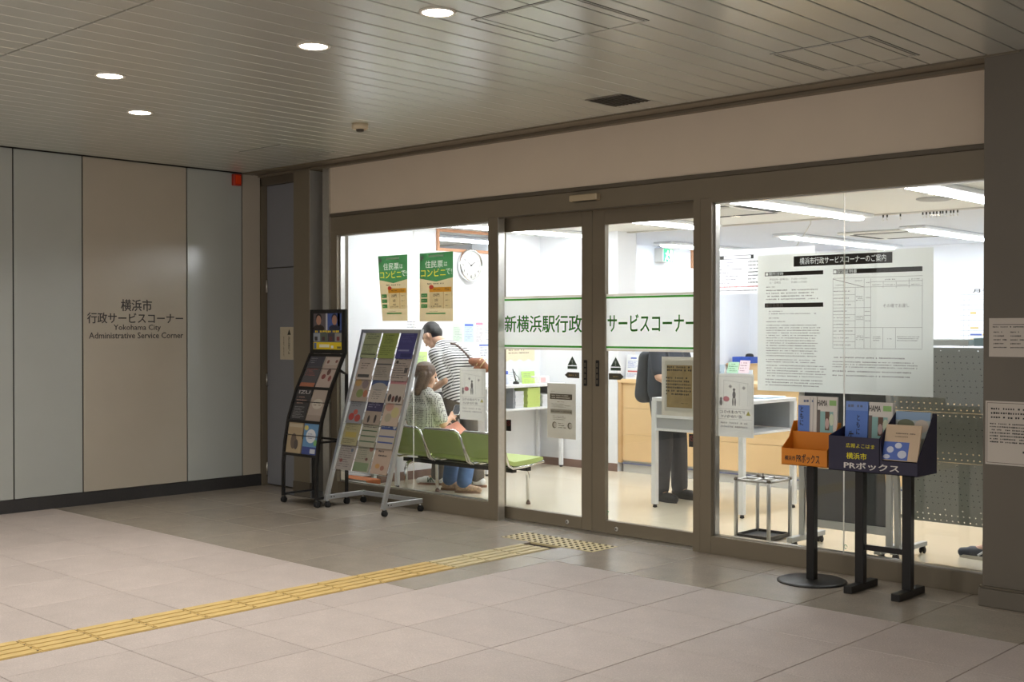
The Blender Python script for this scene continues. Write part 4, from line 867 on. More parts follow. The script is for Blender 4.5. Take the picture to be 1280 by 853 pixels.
# ================================================================== sheets on the shop window glass
GI = GYp+.0105                                  # inner face of the fixed panes
GD = YD+.0285                                   # inner face of the door panes
def bx(px0, py0, px1, py1, Y):
    a, c, e = onY(px0, py0, Y), onY(px0, py1, Y), onY(px1, py1, Y); return a.x, e.x, c.z, a.z
def convenience_poster(px0, pt, px1, pb, skew, curl, lb):
    """green and kraft paper poster; local frame bends a little away from the glass"""
    x0, x1, z0, z1 = bx(px0, pt, px1, pb, GI); w, h = x1-x0, z1-z0
    fr = Frame((x0, GI+.004, z0), (1, 0, 0), (0, 0, 1), (0, -1, 0))
    def wp(x, y, d):                             # skewed, curling sheet
        t = 1-y/h; return fr.p(x+skew*t*(1-x/w), y, d-curl*(t**2)*(1-x/w)*.5)
    class Fr(Frame):
        def p(s, x, y, d=0): return wp(x, y, d)
    F2 = Fr((0, 0, 0), (1, 0, 0), (0, 0, 1), (0, -1, 0))
    kraft = mat('kraft_sheet', (210, 190, 150), .6, trans=.5); gr = mat('poster_green', (74, 146, 88), .55, trans=.4)
    W_ = mat('poster_white', (240, 240, 230), .55, trans=.55); Y_ = mat('poster_yellow', (240, 220, 40), .55, trans=.5); D_ = col(70, 60, 40)
    def grid(y0a, y0b, y1, m, d, n=8):                         # sheet strip whose lower/upper edge may be a chevron
        q = MB(); vv = []
        for i in range(n+1):
            for j in range(n+1):
                t = abs(i/n-.5)*2; lo = y0a if y0b is None else 0; hi = y1 if y0b is None else y0b+(y1-y0b)*t
                vv.append(wp(w*i/n, h*(lo+(hi-lo)*j/n), d))
        q.add(vv, [(i*(n+1)+j, (i+1)*(n+1)+j, (i+1)*(n+1)+j+1, i*(n+1)+j+1) for i in range(n) for j in range(n)], m); return q
    o = tag(grid(0, .575, .63, kraft, 0).build('window_poster'), lb, 'poster')
    grid(0, None, .999, CLEAR, -.001).build('laminate', o)
    items = [('住民票', .17, .70, .78, .885), ('は', .735, .83, .795, .86), ('コンビニ', .04, .78, .655, .765), ('で!', .79, .97, .675, .76)]
    vv_, ff_ = holes_geo([(.001*w, .63*h), (.5*w, .575*h), (.999*w, .63*h), (.999*w, .85*h), (.999*w, h), (.5*w, h), (.001*w, h), (.001*w, .85*h)], [(t_, x0_*w, x1_*w, y0_*h, y1_*h) for t_, x0_, x1_, y0_, y1_ in items])
    MB().add([wp(x, y, 0) for x, y in vv_], ff_, gr).build('green_header', o)
    b = MB()
    for t_, x0_, x1_, y0_, y1_ in items: b.text(F2, t_, x0_*w, x1_*w, y0_*h, y1_*h, Y_ if t_[0] == 'コ' else W_, d=.0001)
    b.build('title', o)
    b = MB(); T = lambda s_, x0_, x1_, y0_, y1_, m, bo=.02: b.text(F2, s_, x0_*w, x1_*w, y0_*h, y1_*h, m, d=.0016, bold=bo)
    b.rect(F2, .27*w, .72*w, .935*h, .965*h, W_, .0012); b.rect(F2, .01*w, .12*w, .90*h, .96*h, col(110, 130, 112), .0012)
    b.fine(F2, .24*w, .74*w, .56*h, .535*h, 1, D_, d=.0014, last=.98, fill=.9)
    OR = tcol(232, 176, 50, .75); b.rect(F2, .30*w, .95*w, .425*h, .495*h, OR, .0012); b.rect(F2, .30*w, .71*w, .185*h, .425*h, tcol(244, 236, 214, .85), .0012); b.rect(F2, .73*w, .95*w, .185*h, .425*h, tcol(244, 236, 214, .85), .0012)
    b.fine(F2, .42*w, .62*w, .475*h, .445*h, 1, D_, d=.0018, last=.98); b.fine(F2, .76*w, .92*w, .49*h, .44*h, 2, D_, d=.0018)
    n = 16; b.add([F2.p((.36+.07*math.cos(2*math.pi*k/n))*w, (.50+.032*math.sin(2*math.pi*k/n))*h, .0019) for k in range(n)], [tuple(range(n))], tcol(226, 80, 66, .6))
    for z in (.38, .305, .225): b.rect(F2, .05*w, .24*w, (z-.028)*h, (z+.028)*h, tcol(84, 166, 98, .7), .0012); b.fine(F2, .08*w, .2*w, (z+.012)*h, (z-.012)*h, 1, W_, d=.0018, last=.95); b.fine(F2, .78*w, .9*w, (z+.012)*h, (z-.012)*h, 1, D_, d=.0018, last=.9)
    T('250円', .41, .6, .36, .405, D_); T('3分', .46, .56, .285, .33, D_); T('6:30~23:00', .35, .66, .205, .228, D_, .01); T('毎日', .46, .56, .235, .262, D_, .01)
    b.rect(F2, .2*w, .78*w, .105*h, .125*h, tcol(84, 166, 98, .7), .0012); b.fine(F2, .3*w, .68*w, .15*h, .138*h, 1, D_, d=.0014)
    b.build('lettering', o); return o
convenience_poster(472, 320.5, 509, 401.5, .045, .03, 'green and kraft window poster left of the pane seam, left edge slanting')
convenience_poster(524, 317, 566, 402, 0, 0, 'green and kraft window poster right of the pane seam, hanging straight')
def door_caution(px0, pt, px1, pb, Y, lb, right_only=False):
    x0, x1, z0, z1 = bx(px0, pt, px1, pb, Y); w, h = x1-x0, z1-z0
    sh = mat('notice_laminate', (220, 218, 212), .5, trans=.5)
    fr = Frame((x0, Y+.0022, z0), (1, 0, 0), (0, 0, 1), (0, -1, 0)); o = tag(MB().film(fr, 0, w, 0, h, sh).build('glass_notice'), lb, 'notice')
    g = tcol(176, 174, 172, .6); gd = tcol(140, 138, 138, .6); f2 = Frame((x0, Y, z0), (1, 0, 0), (0, 0, 1), (0, -1, 0)); b = MB()
    f2 = Frame((x0, Y+.0002, z0), (1, 0, 0), (0, 0, 1), (0, -1, 0))
    def ln(xa, ya, xb, yb, t=.006, m=g):
        d = Vector((xb-xa, (yb-ya)*h/w)); nn = Vector((-d.y, d.x)).normalized()*t*.5
        b.add([f2.p((xa)*w+nn.x*.3, ya*h+nn.y*.3, .0004), f2.p(xb*w+nn.x*.3, yb*h+nn.y*.3, .0004), f2.p(xb*w-nn.x*.3, yb*h-nn.y*.3, .0004), f2.p(xa*w-nn.x*.3, ya*h-nn.y*.3, .0004)], [(0, 1, 2, 3)], m)
    for a in ((.04, .44, .96, .44), (.04, .96, .96, .96), (.04, .05, .04, .96), (.96, .05, .96, .96), (.04, .28, .96, .28), (.2, .9, .85, .85), (.2, .5, .2, .9), (.85, .5, .85, .86), (.62, .5, .62, .86), (.9, .5, .9, .82)): ln(*a)
    def ell(cx, cy, rx, ry, m, N=12): b.add([f2.p((cx+rx*math.cos(2*math.pi*k/N))*w, (cy+ry*math.sin(2*math.pi*k/N))*h, .0008) for k in range(N)], [tuple(range(N))], m)
    ell(.48, .75, .035, .022, gd); ell(.48, .67, .045, .06, gd); ell(.45, .56, .02, .07, gd); ell(.51, .56, .02, .07, gd); ell(.38, .8, .05, .03, g, 4); ell(.74, .78, .05, .03, g, 4)
    ell(.13, .60, .035, .024, gd); ell(.13, .54, .04, .05, gd); ell(.27, .6, .09, .045, col(226, 150, 160), 8)
    b.add([f2.p(.80*w, .35*h, .0008), f2.p(.92*w, .35*h, .0008), f2.p(.86*w, .42*h, .0008)], [(0, 1, 2)], col(196, 190, 110))
    b.text(f2, 'ドアのまわりに', .10*w, .76*w, .37*h, .42*h, gd, d=.0008, mirror=True, bold=.02); b.text(f2, '近づかない!', .14*w, .70*w, .30*h, .35*h, gd, d=.0008, mirror=True, bold=.02)
    b.fine(f2, .12*w, .88*w, .25*h, .13*h, 2, g, d=.0008, last=.9); b.build('print', o); return o
door_caution(574.5, 460.5, 607, 524, GI, 'white caution notice on the left window pane next to the green chairs')
door_caution(895.5, 467, 942, 545, GI, 'white caution notice on the right window pane beside the silver post')
# grey poster on the left door
x0, x1, z0, z1 = bx(684, 479, 719.5, 547, GD); w, h = x1-x0, z1-z0
fr = Frame((x0, GD+.002, z0), (1, 0, 0), (0, 0, 1), (0, -1, 0)); o = tag(MB().film(fr, 0, w, 0, h, mat('grey_sheet', (190, 184, 172), .6, trans=.35)).build('door_poster'), 'grey printed notice with dark heading on the left sliding door', 'notice')
f2 = Frame((x0, GD+.0002, z0), (1, 0, 0), (0, 0, 1), (0, -1, 0)); b = MB(); D_ = tcol(104, 96, 82, .4)
b.rect(f2, .1*w, .88*w, .71*h, .81*h, D_, .0004); b.fine(f2, .16*w, .8*w, .80*h, .72*h, 2, col(206, 200, 186), d=.0008, last=.9); b.fine(f2, .14*w, .34*w, .865*h, .845*h, 1, D_); b.fine(f2, .36*w, .62*w, .68*h, .65*h, 1, D_, last=.95); b.fine(f2, .16*w, .84*w, .64*h, .56*h, 3, col(130, 124, 112))
b.rect(f2, .12*w, .88*w, .45*h, .53*h, col(160, 152, 138), .0004); b.fine(f2, .14*w, .86*w, .51*h, .47*h, 1, D_, d=.0008, last=.98); b.fine(f2, .2*w, .8*w, .42*h, .33*h, 3, col(130, 124, 112))
for cx in (.26, .8):
    N = 14; b.add([f2.p((cx+.08*math.cos(2*math.pi*k/N))*w, (.24+.06*math.sin(2*math.pi*k/N))*h, .0006) for k in range(N)], [tuple(range(N))], D_); b.add([f2.p((cx+.02+.06*math.cos(2*math.pi*k/N))*w, (.24+.045*math.sin(2*math.pi*k/N))*h, .001) for k in range(N)], [tuple(range(N))], col(186, 180, 168))
b.fine(f2, .4*w, .66*w, .29*h, .18*h, 3, D_); b.build('print', o)
# framed notice on the right door
x0, x1, z0, z1 = bx(827, 446, 868.5, 519, GD); w, h = x1-x0, z1-z0
fr = Frame((x0, GD+.002, z0), (1, 0, 0), (0, 0, 1), (0, -1, 0)); o = tag(MB().film(fr, 0, w, 0, h, mat('notice_holder', (210, 204, 190), .5, trans=.25)).build('door_poster'), 'framed kraft notice with brush lettering on the right sliding door', 'notice')
f2 = Frame((x0, GD+.0002, z0), (1, 0, 0), (0, 0, 1), (0, -1, 0)); b = MB()
b.rect(f2, .09*w, .97*w, .07*h, .94*h, col(222, 218, 206), .0002); b.build('mat_board', o)
MB().rect(f2, .16*w, .92*w, .14*h, .86*h, mat('aged_kraft', (170, 146, 98), .7, noise=.15, nscale=14), .0005).build('kraft_sheet', o)
b = MB().fine(f2, .17*w, .9*w, .85*h, .75*h, 2, col(60, 52, 36), d=.0009, last=.9, fill=.7).fine(f2, .14*w, .9*w, .67*h, .34*h, 6, col(66, 58, 42), d=.0009, last=.85, fill=.6).fine(f2, .6*w, .9*w, .23*h, .2*h, 1, col(66, 58, 42), d=.0009); b.build('lettering', o)
# big information sheet on the right window
SI = GI
x0, x1, z0, z1 = -4.157+.0, -2.975, 1.103, 1.997
q0 = onY(947, 320, SI); q1 = onY(1167, 307, SI); q2 = onY(947, 488, SI)
x0, x1, z0, z1 = q0.x, q1.x, q2.z, q0.z
INFO = mat('info_sheet_film', (230, 232, 226), .45, trans=.72)
fr = Frame((0, SI+.0022, 0), (1, 0, 0), (0, 0, 1), (0, -1, 0)); o = tag(MB().film(fr, x0, x1, z0, z1, INFO).build('information_sheet'), 'large white information sheet with timetable on the right shop window', 'sign')
f2 = Frame((0, SI+.0002, 0), (1, 0, 0), (0, 0, 1), (0, -1, 0)); KS = 230/1033
def zs(u, v): p = onY(940+u*KS, 310+v*KS, SI); return p.x, p.z
def zbx(u0, v0, u1, v1): a = zs(u0, v0); c = zs(u0, v1); e = zs(u1, v1); return a[0], e[0], c[1], a[1]
DB = col(52, 46, 42); TX = tcol(150, 148, 144, .6); b = MB()
for (q, items) in (((234, 48, 788, 106), [('横浜市行政サービスコーナーのご案内', 268, 56, 752, 94)]), ((72, 138, 400, 160), [('■開所日時', 76, 139.5, 176, 158)]), ((72, 312, 400, 336), []), ((456, 122, 957, 148), [('■取扱証明書', 458, 124, 588, 146)])):
    xa, xb, za, zb_ = zbx(*q); vv_, ff_ = holes_geo([(xa, za), (xb, za), (xb, zb_), (xa, zb_)], [(t_, *zbx(*r_)) for t_, *r_ in items]); b.add([f2.p(x, y, .0004) for x, y in vv_], ff_, DB)
b.build('heading_bar', o)
b = MB(); WT = col(226, 228, 222)
b.text(f2, '■取扱業務', *zbx(78, 314, 175, 334), col(120, 112, 106), d=.0009, bold=.01)
b.text(f2, 'その場でお渡し', *zbx(736, 314, 884, 336), TX, d=.0009, bold=.01)
b.text(f2, '7:30~19:00', *zbx(220, 170, 308, 180), TX, d=.0009); b.text(f2, '9:00~17:00', *zbx(220, 188, 308, 198), TX, d=.0009); b.text(f2, '平日(月~金曜日)', *zbx(98, 173, 204, 186), TX, d=.0009); b.text(f2, '土・日曜日', *zbx(98, 190, 160, 202), TX, d=.0009)
for (u0, v0, u1, v1, n, sd) in ((80, 214, 136, 228, 1, 1), (80, 232, 372, 298, 4, 2), (96, 350, 180, 364, 1, 3), (96, 364, 384, 378, 1, 4), (96, 388, 150, 402, 1, 5), (80, 408, 186, 422, 1, 6), (80, 428, 384, 612, 13, 7), (80, 620, 384, 646, 2, 8), (80, 652, 420, 724, 5, 9), (76, 730, 412, 776, 3, 10), (452, 606, 880, 624, 1, 11), (452, 632, 940, 674, 3, 12), (452, 682, 940, 700, 1, 13), (452, 706, 952, 724, 1, 14)):
    xa, xb, za, zb_ = zbx(u0, v0, u1, v1); b.fine(f2, xa, xb, zb_, za, n, TX, d=.0009, fill=.46, last=.88, seed=sd)
def hl(u0, u1, v, t=.0022): xa, zv = zs(u0, v); xb, _ = zs(u1, v); b.rect(f2, xa, xb, zv-t/2, zv+t/2, TX, .0008)
def vl(u, v0, v1, t=.0022): xa, za = zs(u, v0); _, zb2 = zs(u, v1); b.rect(f2, xa-t/2, xa+t/2, min(za, zb2), max(za, zb2), TX, .0008)
for (u0, u1, v) in ((455, 957, 172), (667, 957, 191), (455, 957, 225), (455, 578, 265), (455, 578, 302), (455, 667, 338), (455, 578, 376), (455, 578, 410), (455, 957, 448), (455, 578, 486), (455, 578, 526), (455, 957, 564), (630, 667, 380)): hl(u0, u1, v)
for (u, v0, v1) in ((455, 172, 564), (580, 225, 564), (630, 172, 564), (667, 172, 564), (737, 191, 225), (810, 191, 225), (882, 172, 225), (957, 172, 564), (735, 448, 564), (806, 448, 564)): vl(u, v0, v1)
for k, v in enumerate((245, 284, 320, 356, 393, 430, 467, 506, 545)): xa, xb, za, zb_ = zbx(458, v-6, 572, v+6); b.fine(f2, xa, xb, zb_, za, 1, TX, d=.0009, last=.6, seed=k+40)
for k, (u0, v0, u1, v1, n) in enumerate(((584, 268, 626, 300, 3), (584, 380, 626, 408, 3), (584, 490, 626, 520, 3), (634, 275, 664, 285, 1), (634, 352, 664, 362, 1), (634, 405, 664, 415, 1), (634, 500, 664, 510, 1), (735, 172, 812, 184, 1), (894, 170, 944, 180, 1), (675, 203, 730, 213, 1), (744, 203, 804, 213, 1), (816, 203, 876, 213, 1), (888, 200, 950, 210, 1), (680, 495, 724, 525, 3), (760, 505, 784, 517, 1), (814, 494, 950, 526, 3), (578, 180, 620, 190, 1), (470, 205, 520, 215, 1), (636, 190, 664, 200, 1))):
    xa, xb, za, zb_ = zbx(u0, v0, u1, v1); b.fine(f2, xa, xb, zb_, za, n, TX, d=.0009, last=.85, seed=k+60)
xa, za = zs(456, 174); xb, zb_ = zs(630, 222); b.add([f2.p(xa, za, .0009), f2.p(xa, za-.004, .0009), f2.p(xb, zb_, .0009), f2.p(xb, zb_+.004, .0009)], [(0, 1, 2, 3)], TX)
b.build('lettering', o)
# small stickers on the doors: warning triangle and arrow, one pair each
for (nm, xs_, lb) in (('left', 1, 'left'), ('right', -1, 'right')):
    cx = onY(715.3 if xs_ == 1 else 769.5, 455, GD).x; zt_, zb2 = (onY(715, 445.5, GD).z, onY(715, 461.5, GD).z) if xs_ == 1 else (onY(769.5, 446.5, GD).z, onY(769.5, 463.5, GD).z)
    f2 = Frame((cx, GD+.0016, 0), (1, 0, 0), (0, 0, 1), (0, -1, 0)); hw = .047; zm = zb2+.028; SG = col(56, 78, 62)
    o = tag(MB().prism([(cx-hw, zm), (cx+hw, zm), (cx, zt_)], 'y', GD+.0004, GD+.0016, SG).prism([(cx-hw, zb2), (cx+hw, zb2), (cx+hw, zm-.006), (cx-hw, zm-.006)], 'y', GD+.0004, GD+.0016, SG).build('warning_sticker'), 'dark green warning triangle sticker on the %s sliding door' % lb, 'sticker', 'warning stickers on the doors')
    f2 = Frame((cx, GD+.0003, 0), (1, 0, 0), (0, 0, 1), (0, -1, 0)); MB().text(f2, '!', -.008, .008, zm+.006, zt_-.026, col(150, 160, 150), d=.0004, bold=.03).build('symbol', o)
    pz0, pz1 = (onY(714, 472.8, GD).z, onY(714, 465.5, GD).z) if xs_ == 1 else (onY(770, 475, GD).z, onY(770, 467, GD).z); a_, c_ = onY(706 if xs_ == 1 else 761, 487, GD).x, onY(724 if xs_ == 1 else 779.5, 487, GD).x; zm2 = (pz0+pz1)/2
    pts = [(a_, zm2), (a_+.03, pz1), (c_, pz1), (c_, pz0), (a_+.03, pz0)] if xs_ == 1 else [(a_, pz0), (a_, pz1), (c_-.03, pz1), (c_, zm2), (c_-.03, pz0)]
    o = tag(MB().prism(pts, 'y', GD+.0004, GD+.0016, col(66, 54, 34)).build('arrow_sticker'), 'dark brown arrow sticker on the %s sliding door' % lb, 'sticker', 'arrow stickers on the doors')
    MB().fine(Frame((0, GD+.0003, 0), (1, 0, 0), (0, 0, 1), (0, -1, 0)), a_+.04, c_-.03, zm2+.012, zm2-.012, 1, col(150, 124, 70), d=.0004, last=.95).build('lettering', o)
for (px, py, lb, Y) in ((635.7, 532, 'small black no smoking sticker low on the left sliding door', GD), (865, 551, 'small black no smoking sticker low on the right sliding door', GD)):
    c = onY(px, py, Y); o = tag(MB().box(c.x-.027, c.x+.027, Y+.0004, Y+.0016, c.z-.045, c.z+.045, col(38, 34, 32)).build('no_smoking_sticker'), lb, 'sticker')
    N = 18; b = MB(); f2 = Frame((c.x, Y+.0003, c.z+.015), (1, 0, 0), (0, 0, 1), (0, -1, 0)); RR = col(150, 60, 48)
    b.add([f2.p(r*math.cos(2*math.pi*k/N), r*math.sin(2*math.pi*k/N), .0003) for r in (.02, .015) for k in range(N)], [(k, (k+1) % N, N+(k+1) % N, N+k) for k in range(N)], RR)
    b.add([f2.p(-.013, .010, .0004), f2.p(-.010, .013, .0004), f2.p(.013, -.010, .0004), f2.p(.010, -.013, .0004)], [(0, 1, 2, 3)], RR); b.build('symbol', o)
for k, (px, py, Y, lb) in enumerate(((630.5, 624, GD, 'tiny green glass mark at the foot of the left sliding door'), (759.5, 641, GD, 'tiny green glass mark at the foot of the right sliding door'), (890.5, 660, GI, 'tiny green glass mark at the lower left of the right window'), (1057, 684, GI, 'tiny green glass mark beside the right window seam'))):
    c = onY(px, py, Y); N = 12; f2 = Frame((c.x, Y+.001, c.z), (1, 0, 0), (0, 0, 1), (0, -1, 0))
    tag(MB().add([f2.p(r*math.cos(5.4*q/N), r*math.sin(5.4*q/N)*1.2, .0) for r in (.012, .008) for q in range(N+1)], [(q, q+1, N+2+q, N+1+q) for q in range(N)], col(60, 160, 120)).build('glass_mark'), lb, 'sticker')

# ================================================================== the two stands for city magazines
OR_ = mat('orange_sheet_metal', (216, 128, 26), .45); NAVY = mat('navy_sheet_metal', (36, 32, 58), .42)
s1 = thing('leaflet_stand', (-3.58, 6.40, 0), 'orange leaflet box on a black pole with round base', 'leaflet stand')
MB().lathe([(.205, 0), (.205, .006), (.19, .012), (.03, .016)], (-3.58, 6.40, 0), BLACK, 40).build('round_base', s1)
MB().box(-3.605, -3.555, 6.375, 6.425, .012, .70, BLACK, bev=.003).build('pole', s1)
ox0, ox1, oy0, oy1, oz0 = -3.725, -3.432, 6.30, 6.47, .70
bxp = MB().box(ox0, ox1, oy0, oy0+.004, oz0, .80, OR_).build('front_panel', s1)
sp = [(oy0, oz0), (oy1, oz0), (oy1, .955), (oy1-.03, .955), (oy0+.085, .86), (oy0, .80)]
MB().prism(sp, 'x', ox0-.004, ox0, OR_).build('side_panel', s1); MB().prism(sp, 'x', ox1, ox1+.004, OR_).build('side_panel', s1)
MB().box(ox0, ox1, oy1-.045, oy1-.041, oz0, .895, OR_).build('divider', s1); MB().box(ox0, ox1, oy1-.004, oy1, oz0, .955, OR_).build('back_panel', s1); MB().box(ox0, ox1, oy0, oy1, oz0, oz0+.004, OR_).build('floor_panel', s1)
f2 = frontY(oy0); b = MB(); a = onY(981, 571, oy0)
b.text(f2, '横浜市', -3.707, -3.635, .727, .757, INK, bold=.01); b.text(f2, 'PRボックス', -3.628, -3.475, .718, .772, INK, bold=.02); b.build('lettering', bxp)
s2 = thing('leaflet_stand', (-3.12, 6.40, 0), 'navy blue leaflet box on two black posts with feet', 'leaflet stand')
for px in (-3.262, -2.975):
    MB().box(px-.026, px+.026, 6.37, 6.42, .04, .70, BLACK, bev=.003).build('post', s2)
    MB().box(px-.026, px+.026, 6.235, 6.56, 0, .042, BLACK, bev=.003).build('foot', s2)
MB().box(-3.24, -3.0, 6.385, 6.405, .235, .265, BLACK).build('cross_bar', s2)
nx0, nx1, ny0, ny1 = -3.386, -2.86, 6.25, 6.50
fp_ = MB().prism([(nx0, .70), (nx1, .70), (nx1, .775), (-3.06, .775), (-3.075, .898), (nx0+.0, .898)], 'y', ny0, ny0+.004, NAVY).build('front_panel', s2)
sp = [(ny0, .70), (ny1, .70), (ny1, 1.035), (ny1-.05, 1.035), (ny0, .898)]
MB().prism([(ny0, .70), (ny1, .70), (ny1, .945), (ny1-.05, .945), (ny0, .898)], 'x', nx0-.004, nx0, NAVY).build('side_panel', s2); MB().prism([(ny0, .70), (ny1, .70), (ny1, 1.035), (ny1-.04, 1.035), (ny0, .775)], 'x', nx1, nx1+.004, NAVY).build('side_panel', s2); MB().prism(sp, 'x', -3.079, -3.075, NAVY).build('divider', s2)
MB().box(nx0, -3.079, ny1-.004, ny1, .70, .945, NAVY).box(-3.079, nx1, ny1-.004, ny1, .70, 1.035, NAVY).build('back_panel', s2); MB().box(nx0, nx1, ny0, ny1, .70, .704, NAVY).build('floor_panel', s2)
f2 = frontY(ny0); b = MB(); YL = col(228, 214, 40); SV = col(212, 206, 200)
def pq(u0, v0, u1, v1): k = 220/1280; a, c, e = onY(960+u0*k, 480+v0*k, ny0), onY(960+u0*k, 480+v1*k, ny0), onY(960+u1*k, 480+v1*k, ny0); return a.x, e.x, c.z, a.z
b.text(f2, '広報よこはま', *pq(568, 430, 775, 462), YL); b.text(f2, '横浜市', *pq(570, 497, 718, 544), YL, bold=.014); b.text(f2, 'PRボックス', *pq(552, 562, 955, 614), SV, bold=.028); b.build('lettering', fp_)
SKY_ = col(96, 130, 206); MW = col(222, 216, 208)
def magazine(lb, x, y, z, w, h, base, design, t=.02, lean=.06): 
    v = Vector((0, lean, 1)).normalized(); n = Vector((0, -v.z, v.y)); return brochure('magazine', lb, 'city magazines in the boxes', Vector((x+w/2, y, z)), (1, 0, 0), v, n, w, h, base, design, t=t, cat='magazine')
blue_d = [('r', 0, 1, 0, .86, SKY_), ('e', .5, .12, .4, .1, col(196, 206, 230)), ('t', .5, .66, .5, .8, INK, 'と\nも\nに'), ('t', .15, .4, .2, .55, INK, '生\nき'), ('f', .1, .9, .88, .98, col(110, 120, 150), 1)]
town_d = [('t', 0, .5, .86, .95, INK, 'HAMA'), ('e', .68, .9, .03, .02, INK), ('r', .6, .95, .87, .95, col(150, 190, 120)), ('r', 0, .15, .42, .8, col(110, 100, 96)), ('r', .15, .8, .42, .78, col(150, 190, 186)), ('r', .4, .62, .5, .78, col(110, 84, 70)), ('e', .5, .6, .1, .08, col(206, 176, 170)), ('e', .72, .66, .12, .09, col(214, 222, 196)), ('t', .02, .7, .33, .39, INK, 'のチカラで'), ('t', .02, .75, .24, .3, INK, '災に強いまち')]
magazine('narrow blue magazine with brush characters in the orange box', -3.70, 6.435, .708, .125, .40, MW, [('r', 0, .62, 0, .86, SKY_), ('t', .1, .3, .55, .84, INK, 'と\nも\nに'), ('r', .64, .66, 0, .98, col(150, 150, 160)), ('r', .8, .82, 0, .98, col(150, 150, 160)), ('f', .3, .9, .88, .97, col(110, 120, 150), 1)], t=.014, lean=.03)
magazine('white town magazine with photos in the orange box', -3.57, 6.435, .708, .13, .40, MW, town_d, t=.014, lean=.03)
magazine('blue magazine with brush characters in the navy box', -3.372, 6.40, .706, .14, .385, col(120, 150, 214), blue_d, t=.03)
magazine('white town magazine with photos in the navy box', -3.226, 6.40, .706, .145, .385, MW, town_d, t=.03)
magazine('landscape brochure at the back of the navy box side pocket', -3.07, 6.42, .78, .205, .265, col(190, 196, 190), [('r', 0, 1, .82, 1, col(150, 176, 206)), ('e', .3, .72, .25, .12, col(120, 124, 100)), ('e', .75, .7, .2, .14, col(214, 200, 186))], t=.02, lean=.08)
magazine('tan brochure with blue leaf picture at the front of the navy box', -3.068, 6.262, .78, .205, .205, col(206, 180, 150), [('r', 0, .72, .02, .52, col(84, 110, 186)), ('e', .2, .3, .1, .09, col(206, 210, 226)), ('e', .42, .42, .1, .08, col(210, 214, 228)), ('e', .55, .18, .13, .11, col(206, 210, 226)), ('e', .12, .1, .1, .06, col(200, 204, 222)), ('f', .3, .9, .72, .8, col(120, 104, 90), 1), ('f', .3, .8, .64, .7, col(120, 104, 90), 1)], t=.012, lean=.3)
# ================================================================== racks and umbrella stand just inside the right window
us = thing('umbrella_stand', (-4.57, 7.48, 0), 'open steel tube umbrella stand with dark tray inside the right window', 'umbrella stand')
ux0, ux1, uy0, uy1 = -4.71, -4.44, 7.33, 7.62
TUBEM = mat('grey_steel_tube', (176, 174, 170), .3, .7)
for x in (ux0, ux1):
    for y in (uy0, uy1):
        p_ = MB().tube([(x, y, 0), (x, y, .43)], .0145, TUBEM, 10).build('post', us); MB().ball((x, y, .432), .017, TAUPE_D, 10).build('corner_cap', p_)
for a, c in (((ux0, uy0), (ux1, uy0)), ((ux0, uy1), (ux1, uy1)), ((ux0, uy0), (ux0, uy1)), ((ux1, uy0), (ux1, uy1)), ((ux0, (uy0+uy1)/2), (ux1, (uy0+uy1)/2)), (((ux0+ux1)/2, uy0), ((ux0+ux1)/2, uy1))): MB().tube([(*a, .427), (*c, .427)], .011, TUBEM, 8).build('top_bar', us)
MB().lathe([(.012, .43), (.012, .45), (.005, .452), (.005, .47)], ((ux0+ux1)/2, (uy0+uy1)/2, 0), BLACK, 10).build('knob', us)
MB().box(ux0, ux1, uy0, uy1, .012, .022, mat('black_tray', (44, 46, 50), .5, bump=.6, bscale=90)).build('tray', us)
for q in ((ux0, ux1, uy0-.006, uy0+.006), (ux0, ux1, uy1-.006, uy1+.006), (ux0-.006, ux0+.006, uy0, uy1), (ux1-.006, ux1+.006, uy0, uy1)): MB().box(*q, .012, .04, BLACK).build('tray_rim', us)
dk = thing('display_rack', (-3.87, 7.4, 0), 'steel rack with dark backed panels standing inside the right window', 'rack')
CHAR = mat('charcoal_panel', (74, 76, 78), .5, noise=.04); LG = mat('pale_grey_metal', (188, 188, 184), .42, .3)
for x in (-4.20, -3.56):
    MB().box(x-.02, x+.02, 7.36, 7.39, .07, 1.17, LG, bev=.002).build('upright', dk)
    f_ = MB().box(x-.022, x+.022, 7.20, 7.66, .05, .085, LG, bev=.002).build('foot_bar', dk)
    for y in (7.26, 7.62): caster(dk, x, y, .022)
for (z0, z1, dy) in ((.64, 1.15, .05), (.20, .56, .05)):
    MB().prism([(7.40, z0), (7.412, z0), (7.412-dy, z1), (7.40-dy, z1)], 'x', -4.175, -3.585, CHAR).build('panel', dk)
    MB().box(-4.18, -3.58, 7.39, 7.42, z0-.055, z0, LG, bev=.002).build('rail', dk)
MB().box(-4.22, -3.54, 7.33, 7.39, 1.16, 1.19, TAUPE).build('top_rail', dk)
MB().tube([(-4.2, 7.36, .60), (-4.16, 7.30, .61), (-4.13, 7.33, .56)], .004, STEEL, 6).build('hook', dk)
pr_ = thing('perforated_rack', (-3.0, 7.35, 0), 'tall grey perforated rack of leaning panels beside the pillar inside', 'rack')
PERF = mat('perforated_grey_steel', (160, 163, 155), .45, .1)
PX0, PX1 = -3.475, -2.32; Pb, Pt = Vector((0, 7.50, .255)), Vector((0, 7.12, 1.40)); pv = (Pt-Pb).normalized(); pn = Vector((0, -pv.z, pv.y)); PL = (Pt-Pb).length
